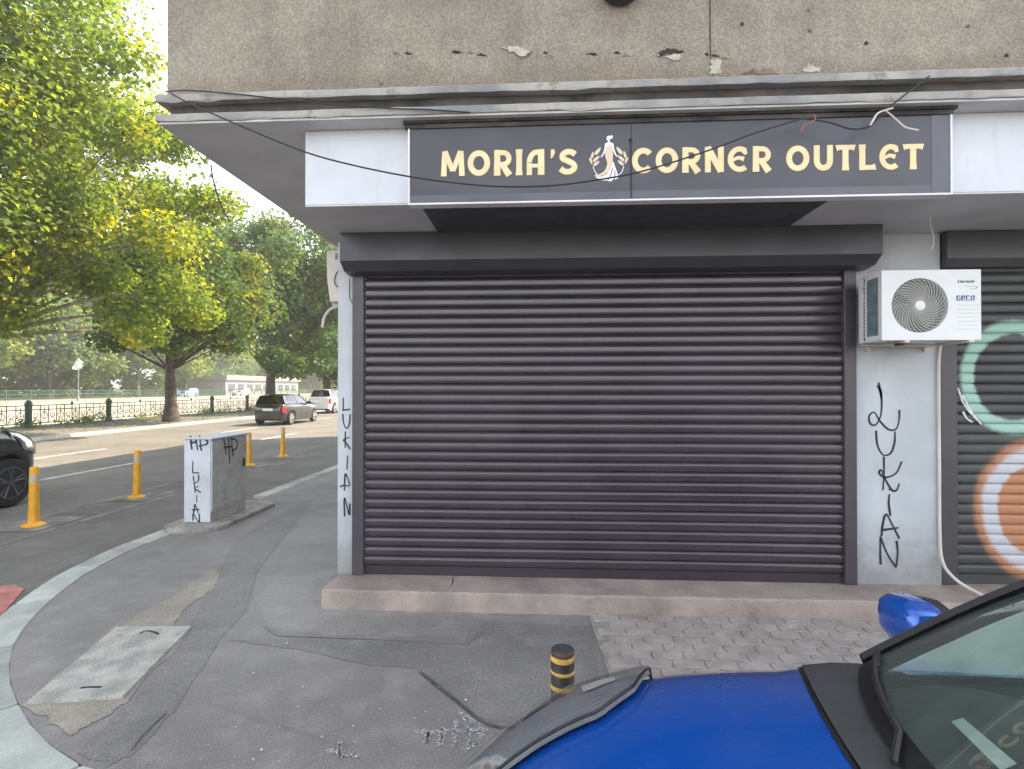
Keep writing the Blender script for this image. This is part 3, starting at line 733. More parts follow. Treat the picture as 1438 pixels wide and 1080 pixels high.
def letters(word):
    for ch, u0, u1, v0, v1 in word:
        a = fac(u0, v1, YS); b = fac(u1, v0, YS); w_, h_ = b[0] - a[0], b[2] - a[2]
        for name, mt, grow, dep in (('letter_outline', 'gold_dark', .006, .0015), ('letter', 'gold_print', 0, .0035)):
            m = MB()
            for i, (pts, wd_) in enumerate(G[ch]):
                P = [(a[0] + x * w_, a[2] + y * h_) for x, y in pts]; wl = wd_ if isinstance(wd_, list) else [wd_] * len(P)
                cl_ = ch == 'O'
                if cl_: P = P[:-1]; wl = wl[:-1]
                m.ribbon(P, [x * h_ * .86 + grow for x in wl], XZ(YS - .0002 - .0003 * i), dep, closed=cl_)
            o = m.build(name, mt, sg)
vb = lambda u: 248 - (u - 620) * 10 / 676
word = [('M', 620, 652), ('O', 657, 688), ('R', 694, 719), ('I', 724, 734), ('A', 740, 764), ("'", 771, 780), ('S', 785, 811),
        ('C', 888, 916), ('O', 921, 952), ('R', 958, 984), ('N', 990, 1016), ('E', 1022, 1051), ('R', 1057, 1083),
        ('O', 1104, 1136), ('U', 1142, 1170), ('T', 1174, 1200), ('L', 1206, 1229), ('E', 1235, 1263), ('T', 1268, 1296)]
letters([(c, a, b, vb(a) - 36.5, vb(a)) for c, a, b in word])
# emblem: woman in a long gown between two laurel sprigs
EM = lambda pts: pxf(YS, [(780 + x / 7.19, 170 + y / 7.19) for x, y in pts])
def emb(name, mat, polys=(), strokes=(), lift=0.):
    m = MB()
    for i, p_ in enumerate(polys): m.fill(EM(p_), XZ(YS - .0002 - lift), .0015)
    for i, (p_, w_) in enumerate(strokes): m.ribbon(EM(smooth_line(p_, 6)), w_, XZ(YS - .0006 - lift - .0002 * i), .0015)
    return m.build(name, mat, sg)
emb('emblem_skirt', 'white_print', [[(582, 405), (600, 455), (618, 505), (636, 560), (630, 580), (600, 590), (585, 588), (560, 610), (535, 608), (520, 600), (465, 600), (440, 585), (400, 565), (420, 560), (470, 560), (520, 535), (555, 480)]])
emb('emblem_fold', 'sign_face', strokes=[([(580, 470), (560, 540), (530, 600)], .006), ([(600, 500), (600, 550), (592, 588)], .005)], lift=.0012)
emb('emblem_gown', 'peach_print', [[(512, 248), (540, 262), (572, 248), (576, 300), (582, 350), (576, 410), (560, 465), (528, 520), (480, 550), (430, 562), (395, 556), (398, 545), (440, 540), (485, 515), (510, 480), (524, 430), (512, 390), (500, 350), (503, 300)]], lift=.002)
emb('emblem_figure', 'white_print', [[(518, 160), (540, 150), (556, 158), (556, 185), (548, 200), (530, 206), (515, 192)], [(552, 155), (562, 145), (578, 152), (578, 172), (566, 184), (556, 176)],
    [(530, 200), (548, 196), (550, 215), (580, 228), (572, 250), (540, 262), (512, 250), (503, 230), (530, 215)]],
    [([(508, 232), (500, 290), (485, 330), (460, 368)], [.012] * 13 + [.009] * 6), ([(576, 232), (585, 290), (600, 330), (620, 362)], [.012] * 13 + [.009] * 6)], lift=.0035)
def leaf2(cx, cy, L, wv, ang):
    a = R(ang); pts = []
    for k in range(12):
        t_ = 2 * math.pi * k / 12; x = math.cos(t_) * L; y = math.sin(t_) * wv * (1 - .35 * math.cos(t_))
        pts.append((cx + x * math.cos(a) - y * math.sin(a), cy + x * math.sin(a) + y * math.cos(a)))
    return pts
lv = [(428, 305, 48, 17, -52), (373, 345, 36, 13, -75), (358, 405, 36, 12, 70), (412, 382, 44, 15, -40), (415, 428, 38, 15, -38)]
emb('laurel_sprig', 'peach_print', [leaf2(*l) for l in lv], lift=.0005)
emb('laurel_sprig', 'peach_print', [leaf2(1073 - l[0] , l[1] - 6, l[2], l[3], 180 - l[4]) for l in lv], lift=.0005)
emb('emblem_arc', 'white_print', strokes=[([(380, 455), (395, 505), (425, 542)], .005), ([(690, 455), (672, 510), (640, 545)], .005)])

# ================================================================== AIR CONDITIONERS
def fontmesh(text, size, x, y, z, name, mat, parent, shear=0., width=None, bold=0.):
    cu = bpy.data.curves.new(name, 'FONT'); cu.body = text; cu.size = size; cu.shear = shear; cu.extrude = .0006; cu.offset = bold
    o = bpy.data.objects.new('tmp', cu); COL.objects.link(o); bpy.context.view_layer.update()
    me = bpy.data.meshes.new_from_object(o.evaluated_get(bpy.context.evaluated_depsgraph_get())); bpy.data.objects.remove(o)
    w0 = max(v.co.x for v in me.vertices); k = (width / w0) if width else 1
    off = np.array(parent.location)
    for v in me.vertices: v.co = (x + v.co.x * k - off[0], y - v.co.z - off[1], z + v.co.y - off[2])
    me.materials.clear(); me.materials.append(MATS[mat]); return link(name, me, parent)
YA = 4.3; A0 = fac(1238, 382, YA); A1 = fac(1378, 475, YA)
ac = empty('air_conditioner', (A0[0], 4.6, A1[2])); tag(ac, 'white outdoor air conditioner unit with round swirled grille on the marked column', 'air conditioner')
x0, x1, z0, z1 = A0[0], A1[0], A1[2], A0[2]
cxa, cza = fac(1292, 429, YA)[[0, 2]]; ra = .212
# front panel with a round opening
m = MB(); n = 48
cir = [(cxa + ra * math.cos(2 * math.pi * k / n), cza + ra * math.sin(2 * math.pi * k / n)) for k in range(n)]
def edge_pt(a):
    c, s_ = math.cos(a), math.sin(a); t_ = 9
    if c > 1e-6: t_ = min(t_, (x1 - cxa) / c)
    if c < -1e-6: t_ = min(t_, (x0 - cxa) / c)
    if s_ > 1e-6: t_ = min(t_, (z1 - cza) / s_)
    if s_ < -1e-6: t_ = min(t_, (z0 - cza) / s_)
    return (cxa + c * t_, cza + s_ * t_)
angs = sorted(set([2 * math.pi * k / n for k in range(n)] + [math.atan2(zz - cza, xx - cxa) % (2 * math.pi) for xx in (x0, x1) for zz in (z0, z1)]))
k = len(angs)
vsx = [(cxa + ra * math.cos(a), YA, cza + ra * math.sin(a)) for a in angs] + [(edge_pt(a)[0], YA, edge_pt(a)[1]) for a in angs] + [(cxa + ra * .97 * math.cos(a), YA + .03, cza + ra * .97 * math.sin(a)) for a in angs]
m.add(vsx, [f_ for i in range(k) for f_ in ((i, (i + 1) % k, k + (i + 1) % k, k + i), (i, (i + 1) % k, 2 * k + (i + 1) % k, 2 * k + i))])
m.build('front_panel', 'ac_white', ac)
m = MB(); m.box(x0, x1, YA + .0005, 4.6, z1 - .0005, z1 + .012); m.box(x0, x1, YA + .001, 4.6, z0 - .012, z0 + .0005); m.box(x1 - .004, x1, YA + .001, 4.6, z0, z1); m.box(x0, x0 + .012, YA + .001, YA + .045, z0, z1); m.box(x0, x0 + .012, YA + .2, YA + .215, z0, z1); m.box(x0, x0 + .012, YA + .25, 4.6, z0, z1)
m.box(x0, x0 + .012, YA + .046, YA + .199, z0, z0 + .03); m.box(x0, x0 + .012, YA + .046, YA + .199, z1 - .03, z1)
m.build('casing', 'ac_white', ac)
MB().box(x0 + .004, x0 + .02, YA + .045, YA + .2, z0 + .03, z1 - .03).build('coil_panel', 'ac_coil', ac)
m = MB()
for i in range(16): m.box(x0 + .002, x0 + .01, YA + .215, YA + .25, z0 + .03 + i * .029, z0 + .047 + i * .029)
m.build('side_vent', 'ac_cream', ac)
MB().box(x0 + .02, x1 - .005, YA + .12, 4.59, z0 + .01, z1 - .01).build('inner_body', 'ac_dark', ac)
MB().lathe([(.205, .0), (.205, .02)], (cxa, YA + .1, cza), 1, 32).build('fan_well', 'ac_dark', ac)
m = MB()
for b in range(3):
    a0 = b * 2.09 + .6; P = []
    for i in range(7):
        r_i = .04 + .15 * i / 6; P.append([(cxa + r_i * math.cos(a0 + s_ * 1.5 + i * .07), YA + .055 + .02 * s_, cza + r_i * math.sin(a0 + s_ * 1.5 + i * .07)) for s_ in (0, .25, .5, .75, 1)])
    m.grid(P)
m.build('fan', 'fan_grey', ac)
gr = MB()
for b in range(34):
    a0 = 2 * math.pi * b / 34; pts = []
    for i in range(9):
        t_ = i / 8; rr = .035 + (ra - .034) * t_; pts.append((cxa + rr * math.cos(a0 + 1.15 * t_), YA + .006, cza + rr * math.sin(a0 + 1.15 * t_)))
    gr.tube(pts, .0034, 4, False)
go = gr.build('grille', 'ac_grille', ac)
gr = MB()
for i in range(14):
    rr = .045 + i * (ra - .047) / 13
    pts = [(cxa + rr * math.cos(2 * math.pi * k / 40), YA + .009, cza + rr * math.sin(2 * math.pi * k / 40)) for k in range(41)]
    gr.tube(pts, .0021, 4, False)
gr.build('grille_rings', 'ac_grille', ac)
MB().lathe([(.038, -.004), (.036, -.012), (.01, -.015)], (cxa, YA + .008, cza), 1, 24).build('grille_hub', 'ac_white', ac, smooth=True)
m = MB(); lx0, lx1 = fac(1344, 440, YA)[0], fac(1373, 440, YA)[0]
for i in range(7):
    zz = fac(1350, 428 + i * 5.6, YA)[2]; m.box(lx0, lx1, YA - .003, YA + .002, zz - .004, zz + .004)
m.build('louvre_rib', 'ac_white', ac, bevel=.001)
p = fac(1344, 397, YA); fontmesh('Dai-itchi', .028, p[0], YA - .001, p[2], 'maker_lettering', 'grey_ink', ac, .3, .13, .0009)
p1, p2 = pxf(YA, [(1354, 402), (1371, 402)]); MB().ribbon(smooth_line([p1, ((p1[0] + p2[0]) / 2, p1[1]), (p2[0] - .006, p1[1] - .002), (p2[0] + .002, p1[1] - .008), (p2[0] - .006, p1[1] - .018), (p2[0] - .05, p1[1] - .02)], 5), [.002] * 12 + [.005] * 8 + [.002] * 6, XZ(YA - .0005), .001).build('maker_swoosh', 'grey_ink', ac)
L0 = fac(1343.5, 422, YA); H_ = .036; Wd = .0245; m = MB(); gl = {
 'G': [[(1, .95), (.1, .95), (.1, .05), (.95, .05), (.95, .5), (.55, .5)]], 'e': [[(.1, .5), (.95, .5), (.95, .95), (.1, .95), (.1, .05), (1, .05)]],
 'c': [[(1, .95), (.1, .95), (.1, .05), (1, .05)]], 'o': [[(.1, .05), (.1, .95), (.95, .95), (.95, .05), (.05, .05)]]}
for i, ch in enumerate('Geco'):
    for st in gl[ch]: m.ribbon([(L0[0] + i * .0345 + x * Wd, L0[2] + y * H_) for x, y in st], .0072, XZ(YA - .0005), .001)
m.build('model_lettering', 'blue_ink', ac)
for xx in (x0 + .16, x1 - .1):
    m = MB(); m.box(xx, xx + .035, YA - .02, 4.789, z0 - .032, z0 - .0125); m.box(xx, xx + .035, 4.765, 4.789, z0 - .07, z0 - .032)
    m.build('bracket', 'bracket', ac)
MB().tube([(x0 + .03, 4.62, z0 - .02), (x1 - .1, 4.62, z0 - .03)], .012, 8).build('cross_tube', 'bracket', ac)
MB().lathe([(.03, -.03), (.034, -.012)], (x0 + .17, YA + .06, z0 - .02), 2, 12).build('rubber_foot', 'rubber', ac)
hose = [fac(1321, 480, 4.77), fac(1318, 520, 4.77), fac(1319, 650, 4.77), fac(1320, 760, 4.77), fac(1325, 792, 4.74), fac(1336, 808, 4.7), fac(1352, 821, 4.64), fac(1372, 832, 4.56), fac(1392, 842, 4.48)]
tag(MB().tube(smooth_line(hose, 6), .0125, 8).build('drain_hose', 'cable_white', None, smooth=True), 'pale drain hose running down the edge of the marked column onto the step', 'hose')
# second unit, on the side wall along the street
X0, X1, Y0, Y1, Z0, Z1 = -2.215, -1.94, 5.38, 6.15, 2.74, 3.27
a2 = empty('air_conditioner', (X1, Y0, Z0)); tag(a2, 'cream air conditioner on the side wall under the overhang, seen end on', 'air conditioner')
MB().prism([(X0 + .035, Z0), (X1, Z0), (X1, Z1), (X0 + .012, Z1), (X0, Z1 - .02), (X0 + .004, Z0 + .25)], 1, Y1, Y0).build('casing', 'ac_cream', a2, bevel=.01, seg=2)
for i in range(3): MB().box(X0 + .09, X1 - .02, Y0 - .003, Y0 + .002, Z1 - .05 - i * .022, Z1 - .038 - i * .022).build('vent_slot', 'ac_dark', a2)
MB().tube(smooth_line([(X0 + .16, Y0 - .01, Z1 - .2), (X0 + .12, Y0 - .03, Z1 - .24), (X0 + .1, Y0 - .035, Z1 - .34), (X0 + .15, Y0 - .03, Z1 - .4), (X0 + .24, Y0 - .01, Z1 - .42)], 6), .006, 6).build('cable', 'ac_dark', a2)
for yy in (Y0 + .1, Y1 - .15):
    m = MB(); m.box(X0 + .02, -1.829, yy, yy + .035, Z0 - .026, Z0 - .0005); m.box(-1.85, -1.829, yy, yy + .035, Z0 - .35, Z0 - .026); m.build('bracket', 'bracket', a2)
MB().tube(smooth_line([(-1.86, Y0, Z0 - .06), (-2.05, Y0 - .02, Z0 - .05), (-2.16, Y0 - .02, Z0 - .08), (-2.225, Y0 - .02, Z0 - .16), (-2.25, Y0 - .02, Z0 - .27)], 6), .015, 8).build('drain_pipe', 'cable_white', a2, smooth=True)

# ================================================================== LOOSE CABLES
def cable(px, y, r_, name, label, mat='cable_black', n=8):
    pts = [fac(u, v, y if isinstance(y, (int, float)) else y[i]) for i, (u, v) in enumerate(px)]
    return tag(MB().tube(smooth_line(pts, n), r_, 6).build(name, mat, None, smooth=True), label, 'cable')
cable([(240, 131), (268, 146), (350, 182), (430, 214), (500, 233), (575, 248), (640, 257), (705, 262), (770, 261), (830, 254), (900, 241), (990, 213), (1060, 187), (1128, 166)], [3.655] + [3.6] * 12 + [3.66], .0055, 'sagging_cable', 'thin black cable sagging across the front of the gold lettered sign')
cable([(232, 129), (262, 127), (320, 131), (395, 139), (430, 143), (520, 151), (600, 154), (660, 158)], 3.655, .005, 'ledge_cable', 'black cable clinging to the concrete ledge near the building corner')
cable([(1128, 166), (1165, 172), (1195, 181), (1222, 177), (1240, 158), (1262, 140), (1305, 107)], [3.66, 3.64, 3.64, 3.64, 3.64, 3.64, 3.66], .0055, 'ledge_cable', 'black cable looped from the ledge to a pale taped joint above OUTLET')
cable([(1143, 162), (1145, 167), (1140, 171), (1130, 176), (1124, 186)], 3.63, .0035, 'wire_end', 'short reddish copper wire end dangling above the word OUTLET', 'cable_red')
cable([(1243, 155), (1252, 162), (1262, 171), (1272, 179), (1290, 183)], 3.63, .005, 'wire_end', 'white wire end sticking out below the taped cable joint', 'cable_white')
cable([(1222, 176), (1232, 160), (1243, 155), (1254, 152)], 3.625, .006, 'cable_joint', 'pale taped cable joint on the ledge above the end of the sign', 'cable_white')
cable([(1306, 302), (1307, 318), (1311, 333), (1310, 345), (1306, 352)], [4.3, 4.35, 4.4, 4.4, 4.4], .005, 'hanging_wire', 'white wire hanging over the air conditioner under the beam', 'cable_white')
cable([(296, 231), (300, 255), (308, 282), (315, 298), (322, 311)], [float(gnd(296, 228, 3.75)[1])] * 5, .006, 'hanging_wire', 'dark wire hanging free below the overhang against the sky')
cable([(491, 390), (491, 402), (491, 418), (496, 428)], 4.77, .004, 'hanging_wire', 'thin dark wire on the column below the shutter box', 'cable_black')

# ================================================================== STREET FURNITURE
cb = empty('utility_cabinet', (-4.6, 6.88, 0)); tag(cb, 'marked grey metal utility cabinet on a rounded concrete pad by the kerb', 'cabinet')
CX0, CX1, CY0, CY1 = -4.78, -4.41, 6.9, 7.76; CZ = float(fac(290, 614, CY0)[2])
def rrect(x0, x1, y0, y1, r_, n=6):
    P = []
    for cx, cy, a in ((x1 - r_, y0 + r_, -90), (x1 - r_, y1 - r_, 0), (x0 + r_, y1 - r_, 90), (x0 + r_, y0 + r_, 180)): P += arc(cx, cy, r_, r_, a, a + 90, n)
    return P
MB().prism(wobble(rrect(-4.95, -4.17, 6.55, 8.35, .3), .008, 2, 4), 2, -.12, .055).build('pad', 'island_concrete', cb, bevel=.02, seg=2)
MB().box(CX0 + .01, CX1 - .01, CY0 + .01, CY1 - .01, .05, .16).build('plinth', 'cabinet_side', cb)
MB().box(CX0, CX1, CY0, CY1, .158, CZ - .03).build('housing', 'cabinet_side', cb, bevel=.006)
MB().box(CX0 + .004, CX1 - .004, CY0 - .008, CY0 - .0005, .06, CZ - .04).build('end_panel', 'cabinet_paint', cb, bevel=.003)
dr = MB().box(CX1 + .0005, CX1 + .012, CY0 + .03, CY1 - .02, .22, CZ - .05).build('door', 'cabinet_side', cb, bevel=.004)
MB().box(CX1 + .0005, CX1 + .016, CY0 - .006, CY0 + .027, .2, CZ - .05).build('edge_strip', 'cabinet_paint', cb, bevel=.003)
MB().box(CX1 + .0125, CX1 + .03, CY1 - .12, CY1 - .09, .7, .82).build('handle', 'car_trim', cb, bevel=.004)
MB().prism([(CX0 - .02, CZ - .03), (CX1 + .03, CZ - .03), (CX1 + .03, CZ - .012), ((CX0 + CX1) / 2, CZ + .01), (CX0 - .02, CZ - .012)], 1, CY1 + .02, CY0 - .02).build('lid', 'cabinet_paint', cb, bevel=.003)
Zc = lambda *pts: [(240 + x / 6.754, 590 + y / 6.75) for x, y in pts]
yc = CY0 - .0082
tagstrokes([Zc((185, 148), (190, 210), (200, 280)), Zc((195, 215), (250, 205)), Zc((232, 155), (245, 230), (255, 285)), Zc((272, 145), (280, 220), (290, 290)), Zc((240, 172), (300, 170), (345, 200), (340, 228), (290, 240), (265, 248))], yc, .025, 'graffiti_tag', cb)
tagstrokes([Zc((208, 390), (206, 500)), Zc((206, 498), (268, 502)), Zc((213, 528), (222, 590), (250, 585), (265, 555), (262, 520)), Zc((220, 590), (232, 690)), Zc((262, 625), (225, 645), (250, 665), (285, 688)), Zc((245, 710), (246, 780)), Zc((212, 905), (222, 840), (230, 800), (260, 880)), Zc((200, 852), (270, 845)), Zc((212, 950), (210, 890), (240, 930), (275, 980)), Zc((275, 985), (268, 885))], yc, .016, 'graffiti_tag', cb)
m = MB(); xd = CX1 + .0125
for k, st in enumerate([Zc((500, 175), (515, 250), (522, 325)), Zc((500, 260), (580, 250)), Zc((545, 170), (552, 280), (558, 415)), Zc((575, 165), (580, 260), (590, 340)), Zc((560, 175), (610, 185), (632, 230), (610, 275), (575, 285))]):
    P = [tuple(on(0, xd, u, v)[[1, 2]]) for u, v in smooth_line(st, 5)]
    m.ribbon(P, .024, lambda a, b, d, k=k: (xd + d + .0004 * k, a, b), .001)
m.build('graffiti_tag', 'black_ink', cb)
m = MB(); r_ = random.Random(9)
for i in range(26):
    yy = r_.uniform(CY0 + .08, CY1 - .2); zz = r_.uniform(.22, .5); ln = r_.uniform(.05, .22)
    m.ribbon([(yy, zz), (yy + ln * .5, zz + ln * .12 + r_.uniform(-.01, .01)), (yy + ln, zz + ln * .28)], [.003, .009, .002], lambda a, b, d: (xd + d, a, b), .0006)
m.build('scuff', 'cabinet_paint', cb)

dl = empty('flexible_post', (0, 0, 0)); tag(dl, 'orange yellow flexible plastic post on the line dividing cycle lane from road', 'post', 'flexible posts along the cycle lane')
MB().lathe([(.072, .035), (.064, .1), (.056, .5), (.053, .8), (.044, .815), (.01, .818)], (0, 0, 0), 2, 18).build('post', 'yellow_plastic', dl, world=False, smooth=True)
MB().lathe([(.14, 0), (.14, .02), (.095, .04), (.066, .06)], (0, 0, 0), 2, 18).build('base', 'yellow_plastic', dl, world=False, smooth=True)
MB().lathe([(.0562, .6), (.0552, .72)], (0, 0, 0), 2, 18).build('reflective_band', 'reflective_band', dl, world=False, smooth=True)
for i, (xx, yy) in enumerate(((-7.0, 7.0), (-7.02, 8.9), (-7.08, 10.8), (-7.13, 12.68), (-7.16, 14.42))):
    o = dl if i == 0 else copy_tree(dl)
    o.location = (xx, yy, ROADZ); o.rotation_euler = (R((1.5, -.8, .5, -1, .6)[i]), R((1.8, .8, -1, 1.2, .3)[i]), i * .7)

bp = fac(790, 905, 2.62); bo = empty('bollard', (bp[0], 2.62, 0)); tag(bo, 'short black bollard with worn yellow bands beside the blue car', 'bollard')
HB = float(fac(790, 910, 2.62)[2]); rb = .057
def ringp(z0, z1, r_): return MB().lathe([(r_ - .001, z0), (r_, z0 + .003), (r_, z1 - .003), (r_ - .001, z1)], (bp[0], 2.62, 0), 2, 26)
MB().lathe([(rb, 0), (rb, HB - .012), (rb - .006, HB - .002), (rb - .012, HB)], (bp[0], 2.62, 0), 2, 26).build('shaft', 'bollard_black', bo, smooth=True)
MB().lathe([(rb - .011, HB - .001), (rb - .014, HB + .002), (.01, HB + .001)], (bp[0], 2.62, 0), 2, 26).build('cap', 'car_trim_grey', bo, smooth=True)
ringp(HB - .022, HB - .008, rb + .0008).build('rust_ring', 'rust', bo, smooth=True)
for a, b in ((.055, .03), (.115, .1), (.19, .168)): ringp(HB - a, HB - b, rb + .0012).build('yellow_band', 'bollard_yellow', bo, smooth=True)
for a, b in ((.062, .0555), (.202, .1905), (.122, .1155)): ringp(HB - a, HB - b, rb + .0014).build('rust_ring', 'rust', bo, smooth=True)

# ================================================================== RIVERSIDE RAILING
FX = -23.5
fr = empty('riverside_railing', (FX, 20, .06)); tag(fr, 'low green riverside railing of stout posts and ornate iron panels', 'fence')
pm_ = MB().lathe([(.16, 0), (.16, .12), (.125, .16), (.115, .95), (.15, .98), (.15, 1.1), (.1, 1.16), (.1, 1.2), (.02, 1.24)], (0, 0, 0), 2, 10).build('post', 'railing_green', mesh_only=True)
SP = 4.55; m = MB()
for z in (.16, .78, .98): m.box(-.022, .022, .14, SP - .14, z - .022, z + .022)
nb = 10
for i in range(nb + 1):
    y = .16 + (SP - .32) * i / nb; m.box(-.014, .014, y - .014, y + .014, .16, .98)
for i in range(nb):
    yc_ = .16 + (SP - .32) * (i + .5) / nb
    rr = .15 if i % 2 else .11
    m.tube([(0, yc_ + rr * math.cos(k * math.pi / 6), .5 + rr * math.sin(k * math.pi / 6)) for k in range(13)], .016, 4, False)
    m.tube([(0, yc_ - .16, .18), (0, yc_ - .05, .38), (0, yc_, .5), (0, yc_ + .05, .38), (0, yc_ + .16, .18)], .012, 4, False)
    if i % 2: m.tube([(0, yc_, .5), (0, yc_, .9)], .014, 4); m.box(-.012, .012, yc_ - .1, yc_ + .1, .68, .71)
m.lathe([(.02, .98), (.06, 1.03), (.06, 1.07), (.01, 1.14)], (0, SP / 2, 0), 2, 6)
pan = m.build('iron_panel', 'railing_iron', mesh_only=True)
y0f = float(gnd(75, 600, .06)[1])
for i in range(-3, 22):
    link('post', pm_, fr, (0, y0f + i * SP - 20, 0))
    if i < 21: link('iron_panel', pan, fr, (0, y0f + i * SP - 20, 0))

# far bank: green fence, lamp, pavilion
fg = empty('park_fence', (-62.5, 60, .39)); tag(fg, 'bright green low metal fence along the far bank', 'fence')
pp = MB().box(-.05, .05, -.05, .05, 0, 1.3).build('post', 'park_green', mesh_only=True)
m = MB()
for z in (.25, .7, 1.15): m.box(-.03, .03, .05, 2.95, z - .03, z + .03)
for i in range(1, 12): m.box(-.015, .015, i * .25 - .02, i * .25 + .02, .25, 1.15)
pr_ = m.build('fence_panel', 'park_green', mesh_only=True)
for i in range(50):
    link('post', pp, fg, (0, i * 3.0 - 25, 0)); link('fence_panel', pr_, fg, (0, i * 3.0 - 25, 0))
lp = on(0, -52.6, 110, 520)
la = empty('street_lamp', (-52.6, lp[1], .4)); tag(la, 'slim park lamp with white lantern on the far bank', 'street lamp')
MB().lathe([(.14, 0), (.1, .5), (.06, .8), (.05, 3.6), (.1, 3.65)], (-52.6, lp[1], .4), 2, 10).build('pole', 'lamp_pole', la)
MB().lathe([(.14, 3.65), (.3, 3.8), (.34, 4.35), (.22, 4.5)], (-52.6, lp[1], .4), 2, 8).build('lantern', 'lamp_white', la)
MB().lathe([(.36, 4.5), (.1, 4.75), (.03, 4.9)], (-52.6, lp[1], .4), 2, 8).build('lantern_cap', 'lamp_pole', la)
pvx, pvy0, pvy1 = -63.5, 104, 136
pav = empty('pavilion', (pvx, pvy0, .4)); tag(pav, 'long low pale pavilion beyond the river behind the black car', 'building')
MB().box(pvx - 8, pvx, pvy0, pvy1, .38, 3.5).build('wall', 'far_grey', pav)
MB().box(pvx - 8.4, pvx + .5, pvy0 - .4, pvy1 + .4, 3.5, 4.5).build('roof', 'far_pale', pav)
for i in range(9): MB().box(pvx - .05, pvx + .06, pvy0 + 1 + i * 3.4, pvy0 + 3.4 + i * 3.4, 1.3, 2.7).build('window', 'far_glass', pav)

# ================================================================== TREES
def leaves(rng, centers, rads, n, size, flat=.5):
    idx = rng.integers(0, len(centers), n); C_ = centers[idx]; Rr = rads[idx]
    d = rng.normal(size=(n, 3)); d /= np.linalg.norm(d, axis=1)[:, None]
    rad = rng.random(n) ** .45
    pos = C_ + d * (rad * Rr)[:, None] * np.array([1, 1, .72])
    nr = rng.normal(size=(n, 3)) * flat + np.array([0, 0, .55]) + d * .35; nr /= np.linalg.norm(nr, axis=1)[:, None]
    t = rng.normal(size=(n, 3)); t -= nr * (t * nr).sum(1)[:, None]; t /= np.linalg.norm(t, axis=1)[:, None]
    b = np.cross(nr, t); s_ = size * (.6 + .8 * rng.random(n))[:, None]
    V = np.stack([pos - t * s_ * .5, pos + b * s_ * .42 + nr * s_ * .14 - t * s_ * .05, pos + t * s_ * .55, pos - b * s_ * .42 + nr * s_ * .14 - t * s_ * .05], 1).reshape(-1, 3)
    i0 = np.arange(n) * 4
    F = np.stack([i0, i0 + 2, i0 + 1, i0, i0 + 3, i0 + 2], 1).reshape(-1, 3)
    return V, F
def crown_mesh(V, F, mat):
    me = bpy.data.meshes.new('crown'); me.vertices.add(len(V)); me.vertices.foreach_set('co', V.ravel().astype(np.float32))
    me.loops.add(len(F) * 3); me.loops.foreach_set('vertex_index', F.ravel().astype(np.int32))
    me.polygons.add(len(F)); me.polygons.foreach_set('loop_start', (np.arange(len(F)) * 3).astype(np.int32))
    me.update(); me.validate(); me.materials.append(MATS[mat]); return me
def make_tree(name, seed, h, trunk_h, r_trunk, center, radii, ncl, rcl, nleaf, size, leaf, bark='bark', lean=(0, 0), extra=()):
    rng = np.random.default_rng(seed); root = empty(name)
    d = rng.normal(size=(ncl, 3)); d /= np.linalg.norm(d, axis=1)[:, None]
    cl_ = np.array(center) + d * (rng.random(ncl) ** .4)[:, None] * np.array(radii)
    rc = rcl * (.6 + .8 * rng.random(ncl))
    if len(extra): cl_ = np.vstack([cl_, np.array([e[:3] for e in extra])]); rc = np.concatenate([rc, [e[3] for e in extra]])
    m = MB(); top = np.array([lean[0], lean[1], h * .72]); tr = []
    for i in range(9):
        t_ = i / 8; tr.append(np.array([lean[0] * t_ * t_ + math.sin(t_ * 5 + seed) * .12 * t_, lean[1] * t_ * t_ + math.cos(t_ * 4 + seed) * .12 * t_, h * .72 * t_]))
    m.tube(tr, [r_trunk * (1.5 if i == 0 else 1.08 - .88 * (i / 8)) for i in range(9)], 9)
    for k in range(len(cl_)):
        c_ = cl_[k]; zb = min(max(trunk_h * .85, c_[2] - np.linalg.norm(c_[:2]) * .8), h * .68)
        tb = zb / (h * .72); i0 = min(int(tb * 8), 7); st = tr[i0] + (tr[i0 + 1] - tr[i0]) * (tb * 8 - i0)
        mid = st + (c_ - st) * .5 + np.array([0, 0, .12 * np.linalg.norm(c_ - st)]) * (rng.random() - .2)
        rr = r_trunk * (.2 + .2 * rng.random()) * (1.1 - tb * .6)
        m.tube(smooth_line([st, mid, c_], 3), [max(.012, rr * (1 - .85 * q / 6)) for q in range(7)], 5, False)
        if nleaf > 8000:
            for _ in range(3):
                e = c_ + rng.normal(size=3) * rc[k] * .5; m.tube([mid + (c_ - mid) * .5, (mid + c_ + e * 2) / 4 + rng.normal(size=3) * .05, e], [rr * .3, rr * .2, .008], 4, False)
    m.build('trunk', bark, root, world=False, smooth=True)
    V, F = leaves(rng, cl_, rc, nleaf, size)
    link('crown', crown_mesh(V, F, leaf), root); return root
def place(o, x, y, z, rz=0., s=1.): o.location = (x, y, z); o.rotation_euler = (0, 0, rz); o.scale = (s, s, s); return o
def rowpos(u, Zc_):   # along the far pavement row
    return on(0, -20.4, u, 580)
